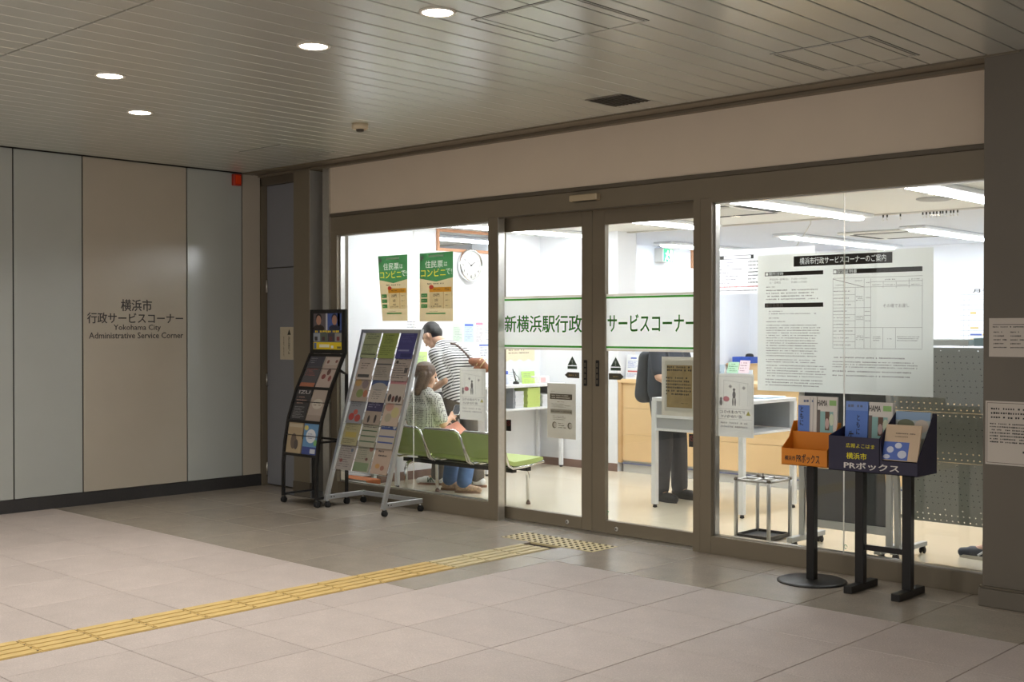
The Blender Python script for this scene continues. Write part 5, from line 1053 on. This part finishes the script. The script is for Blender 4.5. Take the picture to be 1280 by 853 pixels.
def perf(s0, s1, nm):
    fr = Frame((PX0, Pb.y, Pb.z), (1, 0, 0), pv, pn); p = .0385; hs = .0042; b = MB(); vv = []; ff = []
    nx = int((PX1-PX0)/p); ny = max(1, int((s1-s0)/p)); W_ = (PX1-PX0)/nx; H_ = (s1-s0)/ny
    for i in range(nx):
        for j in range(ny):
            cx, cy = (i+.5)*W_, s0+(j+.5)*H_; b0 = len(vv)
            skip = (j % 4 == 2 and i % 3)           # some rows are unpunched
            vv += [fr.p(cx+a*W_/2, cy+c*H_/2) for a, c in ((-1, -1), (1, -1), (1, 1), (-1, 1))]
            if skip: ff.append((b0, b0+1, b0+2, b0+3)); continue
            vv += [fr.p(cx+hs*math.cos(math.pi/4+q*math.pi/4-math.pi), cy+hs*math.sin(math.pi/4+q*math.pi/4-math.pi)) for q in range(8)]
            h0 = b0+4
            ff += [(b0, b0+1, h0+2, h0+1, h0), (b0+1, b0+2, h0+4, h0+3, h0+2), (b0+2, b0+3, h0+6, h0+5, h0+4), (b0+3, b0, h0, h0+7, h0+6)]
    b.add(vv, ff, PERF).build(nm, pr_)
seams = [0, .435, .775, PL]
for a, c in zip(seams, seams[1:]):
    perf(a+.001, c-.001, 'perforated_panel')
    fr = Frame((PX0, Pb.y, Pb.z), (1, 0, 0), pv, pn)
    MB().slab(fr, .02, PX1-PX0-.4, a+.06, c-.06, -.09, -.085, CHAR).build('pocket_back', pr_)
    MB().slab(fr, PX1-PX0-.31, PX1-PX0-.02, a+.06, c-.06, -.09, -.085, CHAR).build('pocket_back', pr_)
for x in (PX0-.012, PX1+.012):
    MB().tube([(x, 7.35, .07), (x, 7.33, .5), (x, 7.16, 1.38)], .016, LG, sq=True).build('upright', pr_); MB().box(x-.018, x+.018, 7.27, 7.75, .05, .08, LG, bev=.002).build('foot_bar', pr_)
    for y in (7.31, 7.71): caster(pr_, x, y, .022)
    MB().tube([(x, 7.34, .30), (x, 7.49, .27)], .01, LG, sq=True).build('bracket', pr_)
tag(MB().box(-3.24, -2.93, 7.11, 7.26, 1.412, 1.45, col(228, 232, 232), bev=.004).build('paper_pad'), 'white pad of papers lying on top of the perforated rack', 'papers')
tag(MB().box(-2.9, -2.7, 7.11, 7.26, 1.412, 1.46, col(140, 176, 186), bev=.004).build('paper_pad'), 'teal covered book on top of the perforated rack', 'book')
# ================================================================== back office
ob = thing('office_cabinet', (-7.8, 13.9, 0), 'low wooden cabinet along the far wall of the back office', 'cabinet')
MB().box(-9.0+.06, -6.7, 13.7, 14.25, 0, 1.03, WOOD).build('cabinet_body', ob); MB().box(-9.0+.05, -6.68, 13.68, 14.26, 1.03, 1.055, WOOD_D).build('top', ob)
for k in range(4): d = MB().box(-8.93+k*.56, -8.39+k*.56, 13.685, 13.70, .04, 1.0, WOOD).build('cabinet_door', ob); MB().box(-8.45+k*.56, -8.43+k*.56, 13.67, 13.685, .5, .62, STEEL).build('handle', d)
BT = mat('blue_plastic', (40, 84, 190), .4)
for k, (px, lb) in enumerate(((926, 'left blue plastic tray on the back office cabinet'), (938, 'right blue plastic tray on the back office cabinet'))):
    c = onY(px, 455, 13.85); o = thing('letter_tray', (c.x, 13.85, 1.056), lb, 'tray', 'blue trays')
    MB().box(c.x-.07, c.x+.07, 13.75, 13.95, 1.056, 1.062, BT).build('tray_floor', o)
    for q in ((c.x-.07, c.x-.064, 13.75, 13.95), (c.x+.064, c.x+.07, 13.75, 13.95), (c.x-.064, c.x+.064, 13.75, 13.756), (c.x-.064, c.x+.064, 13.944, 13.95)): MB().box(*q, 1.062, 1.14, BT).build('tray_side', o)
c = onY(931, 449, 13.98); tag(MB().lathe([(.06, 1.056), (.06, 1.14), (.05, 1.17), (.02, 1.18)], (c.x, 14.1, 0), BLACK, 16).build('tape_dispenser'), 'round black object behind the blue trays', 'dispenser')
sc_ = thing('schedule_board', (-5.6, 14.25, 1.2), 'white monthly schedule board on the far office wall', 'board')
MB().box(-5.995, -4.9, 14.25, 14.268, 1.15, 2.02, col(240, 242, 246)).build('board', sc_); f2 = frontY(14.249); b = MB(); b.text(f2, '月予定', -5.82, -5.5, 1.955, 2.0, INK, bold=.02)
for k in range(12): b.rect(f2, -5.98, -4.92, 1.93-k*.062, 1.933-k*.062, col(150, 150, 160))
for x in (-5.93, -5.87, -5.4): b.rect(f2, x, x+.003, 1.2, 1.935, col(150, 150, 160))
for (x, z, w, m) in ((-5.85, 1.70, .07, col(226, 190, 60)), (-5.85, 1.44, .14, BL), (-5.7, 1.44, .05, col(226, 190, 60)), (-5.85, 1.38, .07, col(226, 190, 60)), (-5.85, 1.52, .1, col(226, 200, 110))): b.rect(f2, x, x+w, z, z+.018, m, .001)
b.build('print', sc_)
c = onY(1189, 420, 14.25); tag(MB().box(c.x-.11, c.x+.11, 14.26, 14.269, 1.35, 1.58, col(232, 232, 236)).build('wall_notice'), 'small white sheet on the far wall left of the schedule board', 'notice')

# ================================================================== people
def blob(name, caps, m, parent, voxel=.008, smooth=4, attr=None, tex=None):
    """one continuous skin grown over tapered limbs: (p0, r0, p1, r1)"""
    b = MB(); off = wloc(parent)
    for (p0, r0, p1, r1) in caps:
        p0, p1 = Vector(p0)-off, Vector(p1)-off; L = (p1-p0).length
        if L < 1e-5: b.ball(p0, r0, m, 16); continue
        n = max(2, int(L/(min(r0, r1)*.6))+1); n = min(n, 14)
        b.ball(p0, r0, m, 14); b.ball(p1, r1, m, 14); b.tube([p0+(p1-p0)*i/n for i in range(n+1)], r0, m, 14, r2=r1)
    me = bpy.data.meshes.new(name); me.from_pydata([tuple(v) for v in b.v], [], b.f); me.materials.append(m)
    t = bpy.data.objects.new(name+'_tmp', me); COLL.objects.link(t)
    md = t.modifiers.new('r', 'REMESH'); md.mode = 'VOXEL'; md.voxel_size = voxel; md.use_smooth_shade = True
    ms = t.modifiers.new('s', 'SMOOTH'); ms.factor = .5; ms.iterations = smooth
    dg = bpy.context.evaluated_depsgraph_get(); nm = bpy.data.meshes.new_from_object(t.evaluated_get(dg)); nm.name = name
    bpy.data.objects.remove(t); bpy.data.meshes.remove(me)
    nm.materials.clear(); nm.materials.append(m)
    nm.polygons.foreach_set('use_smooth', [True]*len(nm.polygons))
    if attr:
        a = nm.attributes.new('stripe', 'FLOAT', 'POINT'); a.data.foreach_set('value', [attr(Vector(v.co)+off) for v in nm.vertices])
    o = bpy.data.objects.new(name, nm); COLL.objects.link(o); o.parent = parent; return o
def hand_caps(w, d, up, curl=.5, side=1, s=1.0):
    """palm and five bent fingers from the wrist w pointing along d; up = back of the hand; thumb on the given side"""
    d = Vector(d).normalized(); up = (Vector(up)-d*Vector(up).dot(d)).normalized(); sd = d.cross(up)*side; w = Vector(w); c = []
    k0 = w+d*.085*s
    for i, (o_, l) in enumerate(((-.030, .066), (-.010, .076), (.010, .072), (.029, .056))):
        kn = k0+sd*(-o_)*s; c.append((w+sd*(-o_)*.5*s+d*.015*s, .013*s, kn, .0115*s))
        d1 = (d-up*curl*.6).normalized(); d2 = (d-up*curl*1.7).normalized(); m_ = kn+d1*l*.52*s; c += [(kn, .0095*s, m_, .0088*s), (m_, .0088*s, m_+d2*l*.5*s, .0074*s)]
    tb = w+d*.025*s+sd*.028*s; t1 = tb+(d*.6+sd*.6-up*.25).normalized()*.038*s; c += [(w+d*.01*s, .014*s, tb, .013*s), (tb, .0115*s, t1, .0095*s), (t1, .0095*s, t1+(d-up*.5).normalized()*.028*s, .008*s)]
    return c
def head_caps(h, face, up, s=1.0):
    face = Vector(face).normalized(); up = (Vector(up)-face*Vector(up).dot(face)).normalized(); sd = face.cross(up); h = Vector(h); c = []
    c.append((h+up*.03*s-face*.015*s, .088*s, h+up*.02*s+face*.01*s, .085*s)); c.append((h+face*.035*s-up*.01*s, .066*s, h+face*.045*s-up*.075*s, .045*s)); c.append((h+face*.055*s-up*.07*s, .034*s, h+face*.068*s-up*.088*s, .026*s))
    c += [(h+face*.092*s+up*.012*s, .011*s, h+face*.115*s-up*.022*s, .014*s), (h+face*.092*s-up*.05*s, .013*s, h+face*.092*s-up*.058*s, .012*s)]
    for k in (-1, 1): c += [(h+sd*k*.088*s-up*.005*s-face*.01*s, .014*s, h+sd*k*.088*s-up*.03*s-face*.006*s, .011*s), (h+sd*k*.045*s+face*.062*s-up*.02*s, .032*s, h+sd*k*.038*s+face*.06*s-up*.04*s, .028*s), (h+face*.082*s+up*.034*s+sd*k*.03*s, .018*s, h+face*.086*s+up*.032*s+sd*k*.012*s, .014*s)]
    return c, face, up, sd
SHIRTS = []
from mathutils.bvhtree import BVHTree
def on_surface(o, px, py, lift):
    """where the sight line through a pixel meets a garment"""
    off = wloc(o); t = BVHTree.FromPolygons([Vector(v.co)+off for v in o.data.vertices], [tuple(p.vertices) for p in o.data.polygons])
    d = ray(px, py).normalized(); h = t.ray_cast(Vector((0, 0, CAM_Z)), d)
    return h[0]+h[1]*lift if h[0] is not None else None
def person(label, base, J, skin, shirt, trous, hairm, shoem, shirt_attr=None, hair='short', shoe_sole=None, sleeve=1.0, s=1.0):
    r = thing('person', base, label, 'person')
    hc, face, up, sd = head_caps(J['head'], J['face'], J['up'], s)
    c = list(hc); c += [(J['neck'], .054*s, Vector(J['head'])-up*.07*s-face*.02*s, .05*s), (J['neck'], .055*s, J['chest'], .085*s), (J['chest'], .09*s, J['pelvis'], .09*s)]
    for k in ('L', 'R'):
        c += [(J['neck'], .05*s, J[k+'sh'], .052*s), (J[k+'sh'], .05*s, J[k+'el'], .040*s), (J[k+'el'], .040*s, J[k+'wr'], .026*s)]
        c += hand_caps(J[k+'wr'], J[k+'hd'], J[k+'up'], J.get('curl', .5), 1 if k == 'R' else -1, s)
        c += [(J['pelvis'], .095*s, J[k+'hip'], .085*s), (J[k+'hip'], .082*s, J[k+'kn'], .055*s), (J[k+'kn'], .055*s, J[k+'an'], .034*s), (J[k+'an'], .036*s, Vector(J[k+'an'])+(Vector(J[k+'toe'])-Vector(J[k+'an']))*.5, .03*s)]
    blob('body', c, skin, r, .0065, 3)
    if J.get('bare'): pass
    # shirt
    lat = (Vector(J['Rsh'])-Vector(J['Lsh'])).normalized(); c = []
    for t in (-1, -.35, .35, 1): c += [(Vector(J['chest'])+lat*t*.085*s, .115*s, Vector(J['waist'])+lat*t*.075*s, .118*s), (Vector(J['neck'])-Vector((0, 0, .02))+lat*t*.05*s, .08*s, Vector(J['chest'])+lat*t*.085*s, .112*s)]
    for k in ('L', 'R'):
        a, e = Vector(J[k+'sh']), Vector(J[k+'el']); c += [(Vector(J['neck'])+(a-Vector(J['neck']))*.45-Vector((0, 0, .02)), .07*s, a, .068*s), (a, .07*s, a+(e-a)*.78*sleeve, .066*s)]
    r_shirt = blob('shirt', c, shirt, r, .009, 5, attr=shirt_attr); SHIRTS.append(r_shirt)
    # trousers, one garment from waist to ankles
    c = [(Vector(J['pelvis'])+Vector((0, 0, .06)), .125*s, J['pelvis'], .125*s)]
    for k in ('L', 'R'): c += [(Vector(J['pelvis'])+(Vector(J[k+'hip'])-Vector(J['pelvis']))*.6+Vector((0, 0, .05)), .115*s, J[k+'hip'], .108*s), (J[k+'hip'], .105*s, J[k+'kn'], .078*s), (J[k+'kn'], .078*s, Vector(J[k+'an'])+(Vector(J[k+'kn'])-Vector(J[k+'an'])).normalized()*.02, J.get('cuff', .062)*s)]
    blob('trousers', c, trous, r, .009, 4)
    for k in ('L', 'R'):
        a, t = Vector(J[k+'an']), Vector(J[k+'toe']); f = Vector((t.x-a.x, t.y-a.y, 0)).normalized(); hl = Vector((a.x, a.y, 0))-f*.045
        sl = J.get('sl', 1.0)
        sh = blob('shoe', [(hl+Vector((0, 0, .048)), .040*s, hl+f*.06*sl+Vector((0, 0, .07*sl)), .040*s), (hl+f*.04*sl+Vector((0, 0, .045)), .043*s, hl+f*.17*sl+Vector((0, 0, .040)), .044*s*sl), (hl+f*.15*sl+Vector((0, 0, .038)), .042*s*sl, hl+f*.235*sl+Vector((0, 0, .034)), .032*s)], shoem, r, .006, 3)
        pts = []; sdv = Vector((-f.y, f.x, 0))
        for q in range(20):
            an = 2*math.pi*q/20; x = math.cos(an); y = math.sin(an); pts.append(hl+f*(.10*sl+.155*sl*x)+sdv*y*(.046 if x > 0 else .040)*sl)
        b = MB(); b.add([p+Vector((0, 0, 0)) for p in pts]+[p+Vector((0, 0, .022)) for p in pts], [tuple(range(19, -1, -1)), tuple(range(20, 40))]+[(q, (q+1) % 20, 20+(q+1) % 20, 20+q) for q in range(20)], shoe_sole or RUBBER); b.build('sole', sh)
        if 'bar' in J:
            for e in (-1, 1): w0 = hl+f*.06+sdv*e*.047; MB().tube([w0+Vector((0, 0, .075)), w0+f*.06+Vector((0, 0, .03))], .007, J['bar'], 6).build('side_mark', sh)
        if 'stripe' in J:
            for e in (-1, 1):
                b = MB(); w0 = hl+f*.07+sdv*e*.047; ink = J['stripe']
                for (fa, fb) in ((0, .03), (.03, .03), (.03, .06), (.06, .06)): b.tube([w0+f*fa+Vector((0, 0, .03 if fa == fb or fa < .03 else .075)), w0+f*fb+sdv*e*0+Vector((0, 0, .075 if fa == fb or fa < .03 else .03))], .005, ink, 6)
                b.build('side_mark', sh)
    h = Vector(J['head'])
    if hair == 'short': c = [(h+up*.045*s-face*.025*s, .094*s, h+up*.05*s+face*.02*s, .082*s), (h-face*.05*s-up*.01*s, .07*s, h-face*.045*s-up*.045*s, .05*s), (h+up*.06*s+face*.055*s, .05*s, h+up*.05*s+face*.06*s+sd*.03, .045*s)]
    else:
        c = [(h+up*.035*s-face*.02*s, .108*s, h+up*.03*s-face*.035*s, .106*s)]
        for t in (-1, -.5, 0, .5, 1): c.append((h-face*(.05-.02*abs(t))*s+sd*t*.07*s, .055*s, h-face*.045*s+sd*t*.075*s-up*.175*s, .042*s))
        for t in (-1, 1): c.append((h+sd*t*.085*s+face*.02*s+up*.02*s, .03*s, h+sd*t*.085*s+face*.01*s-up*.12*s, .026*s))
    blob('hair', c, hairm, r, .007, 4)
    for k in (-1, 1): MB().ball(h+sd*k*.033*s+face*.090*s+up*.010*s, .011*s, col(30, 26, 26), 8).build('eye', r)
    return r
SKIN = mat('skin_tone', (222, 178, 150), .5); HAIRB = mat('black_hair', (34, 30, 30), .45, noise=.2, nscale=60); HAIRW = mat('brown_hair', (96, 74, 60), .4, noise=.25, nscale=50)
def stripe_mat(name, ca, cb, freq, duty):
    m = mat(name, ca, .8); nt = m.node_tree; b = nt.nodes['Principled BSDF']
    at = nt.nodes.new('ShaderNodeAttribute'); at.attribute_name = 'stripe'
    mu = nt.nodes.new('ShaderNodeMath'); mu.operation = 'MULTIPLY'; mu.inputs[1].default_value = freq; nt.links.new(at.outputs['Fac'], mu.inputs[0])
    fc = nt.nodes.new('ShaderNodeMath'); fc.operation = 'FRACT'; nt.links.new(mu.outputs[0], fc.inputs[0])
    lt = nt.nodes.new('ShaderNodeMath'); lt.operation = 'LESS_THAN'; lt.inputs[1].default_value = duty; nt.links.new(fc.outputs[0], lt.inputs[0])
    mx = nt.nodes.new('ShaderNodeMix'); mx.data_type = 'RGBA'; mx.inputs['A'].default_value = (*lin(ca), 1); mx.inputs['B'].default_value = (*lin(cb), 1)
    nt.links.new(lt.outputs[0], mx.inputs['Factor']); nt.links.new(mx.outputs['Result'], b.inputs['Base Color']); return m
def dot_mat(name, ca, cb, scale):
    m = mat(name, ca, .85); nt = m.node_tree; b = nt.nodes['Principled BSDF']; tc = nt.nodes.new('ShaderNodeTexCoord')
    v = nt.nodes.new('ShaderNodeTexVoronoi'); v.inputs['Scale'].default_value = scale; v.inputs['Randomness'].default_value = .25; nt.links.new(tc.outputs['Object'], v.inputs['Vector'])
    lt = nt.nodes.new('ShaderNodeMath'); lt.operation = 'LESS_THAN'; lt.inputs[1].default_value = .35; nt.links.new(v.outputs['Distance'], lt.inputs[0])
    mx = nt.nodes.new('ShaderNodeMix'); mx.data_type = 'RGBA'; mx.inputs['A'].default_value = (*lin(ca), 1); mx.inputs['B'].default_value = (*lin(cb), 1)
    nt.links.new(lt.outputs[0], mx.inputs['Factor']); nt.links.new(mx.outputs['Result'], b.inputs['Base Color']); return m
# ---- man leaning over the writing counter
YM = 7.95
Jm = dict(head=(-8.60, YM, 1.45), face=(-.62, -.12, -.62), up=(-.7, 0, .75), neck=(-8.40, YM, 1.355), chest=(-8.27, YM, 1.20), waist=(-8.20, YM, .88), pelvis=(-8.20, YM, .86),
          Lsh=(-8.36, YM-.185, 1.275), Lel=onY(557, 476, 7.77), Lwr=onY(541, 487, 7.79), Lhd=(-1, .1, -.12), Lup=(-.1, 0, 1), Rsh=(-8.36, YM+.185, 1.275), Rel=(-8.44, YM+.24, 1.02), Rwr=(-8.64, YM+.16, .955), Rhd=(-1, -.2, -.1), Rup=(-.1, 0, 1),
          Lhip=(-8.21, YM-.085, .83), Lkn=(-8.36, YM-.09, .46), Lan=(-8.45, YM-.07, .085), Ltoe=(-8.66, YM-.18, 0), Rhip=(-8.2, YM+.085, .83), Rkn=(-8.16, YM+.09, .46), Ran=(-8.06, YM+.09, .085), Rtoe=(-8.26, YM+.02, 0), cuff=.07, stripe=col(96, 120, 100))
ax = (Vector(Jm['neck'])-Vector(Jm['pelvis'])).normalized()
def sattr(p):
    best = None
    for k in ('L', 'R'):
        a, e = Vector(Jm[k+'sh']), Vector(Jm[k+'el']); t = max(0, min(1, (p-a).dot(e-a)/(e-a).length_squared)); d = (p-(a+(e-a)*t)).length
        if t > .12 and d < .085 and (best is None or d < best[0]): best = (d, (a-p).dot((e-a).normalized())+.7)
    return (best[1] if best else (p-Vector(Jm['pelvis'])).dot(ax)+1)
person('man in black and white striped T-shirt leaning over the writing counter', (-8.2, YM, 0), Jm, SKIN, stripe_mat('striped_jersey', (238, 238, 236), (44, 44, 48), 36, .4), mat('grey_brown_trousers', (104, 96, 86), .85, noise=.06, nscale=12), HAIRB, mat('white_sneaker', (232, 230, 224), .5), sattr, 'short', mat('gum_sole', (150, 110, 84), .6))
bg = thing('sling_bag', (-8.0, 7.98, 1.1), 'brown sling bag with pale stripes on the back of the striped man', 'bag')
LEA = mat('brown_leather', (150, 92, 58), .5, noise=.12, nscale=20); STP = mat('bag_strap', (112, 92, 86), .7)
p0, p1 = onY(588, 452, 7.98), onY(606, 461, 8.02); d = (p1-p0)
blob('pouch', [(p0+Vector((.02, 0, 0)), .035, p0+d*.5+Vector((.03, 0, .012)), .058), (p0+d*.5+Vector((.03, 0, .012)), .058, p1+Vector((.02, 0, 0)), .04), (p0+d*.5+Vector((.03, -.03, -.04)), .045, p0+d*.5+Vector((.03, .03, -.04)), .045)], LEA, bg, .006, 3)
for t in (.35, .62): q = p0+d*t+Vector((.03, 0, .01)); MB().tube([q+Vector((.035, -.055, -.02)), q+Vector((.052, -.02, .03)), q+Vector((.035, .03, .055))], .006, col(226, 196, 150), 6).build('piping', bg)
sp_ = [on_surface(SHIRTS[0], *q, .006) for q in ((563, 430), (568, 431), (573, 434), (577, 438), (581, 442), (585, 446), (588, 450), (591, 454))]
sp_ = [q for q in sp_ if q is not None]
MB().tube(sp_+[p0+d*.25+Vector((.03, 0, .01))], .011, STP, 8).build('strap', bg)
# ---- woman seated on the bench with a phone
YW = 7.36
Jw = dict(head=(-8.05, 7.365, 1.085), face=(.62, .72, -.28), up=(.05, .12, 1), neck=(-8.055, 7.335, .935), chest=(-8.06, 7.345, .78), waist=(-8.06, 7.355, .55), pelvis=(-8.06, 7.36, .515),
          Rsh=(-7.895, 7.335, .875), Rel=(-7.82, 7.36, .655), Rwr=(-7.90, 7.53, .70), Rhd=(-.35, .8, .3), Rup=(.6, .2, .5), Lsh=(-8.22, 7.335, .875), Lel=(-8.29, 7.38, .655), Lwr=(-8.12, 7.56, .655), Lhd=(.6, .6, .1), Lup=(0, 0, 1),
          Rhip=(-7.97, 7.42, .50), Rkn=(-7.90, 7.80, .475), Ran=(-7.86, 7.66, .085), Rtoe=(-7.72, 7.73, 0), Lhip=(-8.15, 7.42, .50), Lkn=(-8.14, 7.82, .475), Lan=(-8.09, 7.70, .085), Ltoe=(-7.95, 7.77, 0), cuff=.078, curl=.7, sl=.82)
person('woman in a black dotted white top and jeans seated on the bench with a phone', (-8.06, 7.4, 0), Jw, SKIN, dot_mat('dotted_knit', (226, 224, 218), (54, 52, 52), 62), mat('blue_denim', (92, 122, 168), .85, noise=.15, nscale=14), HAIRW, mat('leopard_flat', (196, 166, 138), .5, noise=.35, nscale=45), None, 'long', mat('tan_sole', (150, 116, 90), .6), s=.93)
ph = thing('smartphone', (-7.93, 7.62, .72), 'white smartphone in the seated woman\'s hand', 'phone')
xf = Matrix.Translation((-7.93, 7.64, .765)) @ Matrix.Rotation(.5, 4, 'Z') @ Matrix.Rotation(-.9, 4, 'X')
MB().box(-.036, .036, -.004, .004, -.07, .07, col(226, 228, 230), bev=.003, xf=xf).build('phone_body', ph); MB().box(-.032, .032, -.0052, -.004, -.064, .064, col(40, 44, 52), xf=xf).build('screen', ph)
fo = onY(549, 538, 7.5); q1_, q2_, q3_ = onY(572, 527, 7.66), onY(586, 541, 7.56), onY(563, 548, 7.45)
b = MB(); nv = (q1_-fo).cross(q2_-fo).normalized()*.004; b.add([fo, q1_, q2_, q3_, fo-nv, q1_-nv, q2_-nv, q3_-nv], [(0, 1, 2, 3), (7, 6, 5, 4), (0, 4, 5, 1), (1, 5, 6, 2), (2, 6, 7, 3), (3, 7, 4, 0)], col(244, 172, 146)); tag(b.build('paper_folder'), 'salmon pink folder resting beside the seated woman on the bench', 'folder')
# ---- man standing at the end of the writing table
Jt = dict(head=(-6.17, 8.60, 1.56), face=(.9, .2, -.35), up=(.2, 0, 1), neck=(-6.23, 8.60, 1.41), chest=(-6.25, 8.60, 1.24), waist=(-6.26, 8.60, .96), pelvis=(-6.25, 8.60, .90),
          Rsh=(-6.23, 8.42, 1.36), Rel=(-6.16, 8.37, 1.10), Rwr=(-6.0, 8.44, 1.0), Rhd=(1, .2, -.25), Rup=(0, 0, 1), Lsh=(-6.23, 8.78, 1.36), Lel=(-6.16, 8.82, 1.10), Lwr=(-5.99, 8.72, 1.0), Lhd=(1, -.2, -.25), Lup=(0, 0, 1),
          Rhip=(-6.24, 8.51, .87), Rkn=(-6.20, 8.50, .48), Ran=(-6.24, 8.50, .085), Rtoe=(-6.05, 8.46, 0), Lhip=(-6.24, 8.69, .87), Lkn=(-6.20, 8.72, .48), Lan=(-6.22, 8.76, .085), Ltoe=(-6.03, 8.74, 0), cuff=.075)
person('man in dark trousers and black sneakers standing at the writing table', (-6.25, 8.6, 0), Jt, SKIN, mat('navy_jacket', (58, 62, 72), .8), mat('charcoal_trousers', (66, 68, 74), .85, noise=.1, nscale=14), HAIRB, mat('black_sneaker', (40, 40, 42), .5), None, 'short', mat('dark_sole', (52, 52, 54), .6))
bp = thing('backpack', (-6.42, 8.56, .85), 'dark grey backpack worn by the man at the writing table', 'backpack')
BPM = mat('dark_grey_nylon', (66, 68, 74), .7, noise=.1, nscale=18)
blob('bag_body', [((-6.42, 8.48, .93), .075, (-6.42, 8.70, .93), .075), ((-6.42, 8.48, .93), .075, (-6.40, 8.49, 1.26), .06), ((-6.42, 8.70, .93), .075, (-6.40, 8.69, 1.26), .06), ((-6.40, 8.49, 1.26), .06, (-6.40, 8.69, 1.26), .06), ((-6.43, 8.59, .93), .08, (-6.41, 8.59, 1.26), .065)], BPM, bp, .009, 4)
for y in (8.49, 8.70): MB().tube([(-6.36, y, 1.28), (-6.27, y, 1.415), (-6.16, y+.0, 1.33), (-6.13, y, 1.18), (-6.22, y, .98), (-6.36, y, .95)], .014, BPM, 8).build('strap', bp)
MB().tube([(-6.455, 8.45, .93), (-6.44, 8.46, 1.2), (-6.42, 8.49, 1.30), (-6.42, 8.69, 1.30)], .005, BLACK, 6).build('zip', bp)
# ---- person behind the perforated rack, one sneaker in view
Jr = dict(head=(-2.86, 7.90, 1.50), face=(-.9, .2, -.2), up=(-.1, 0, 1), neck=(-2.83, 7.90, 1.37), chest=(-2.82, 7.90, 1.20), waist=(-2.82, 7.90, .93), pelvis=(-2.82, 7.90, .88),
          Rsh=(-2.83, 8.07, 1.31), Rel=(-2.82, 8.11, 1.05), Rwr=(-2.92, 8.05, .86), Rhd=(-.3, 0, -1), Rup=(0, 1, 0), Lsh=(-2.83, 7.73, 1.31), Lel=(-2.82, 7.70, 1.05), Lwr=(-2.9, 7.74, .86), Lhd=(-.3, 0, -1), Lup=(0, -1, 0),
          Rhip=(-2.82, 7.98, .85), Rkn=(-2.80, 7.98, .47), Ran=(-2.78, 7.98, .085), Rtoe=(-3.0, 8.0, 0), Lhip=(-2.82, 7.82, .85), Lkn=(-2.95, 7.81, .47), Lan=(-3.05, 7.79, .085), Ltoe=(-3.3, 7.77, 0), cuff=.07, bar=col(214, 216, 218))
person('person in navy sneakers standing behind the perforated rack beside the pillar', (-2.82, 7.9, 0), Jr, SKIN, mat('grey_shirt', (120, 122, 126), .8), mat('dark_slacks', (58, 58, 64), .85), HAIRB, mat('navy_sneaker', (52, 58, 70), .55), None, 'short', mat('pale_sole', (206, 200, 186), .6), s=.96)
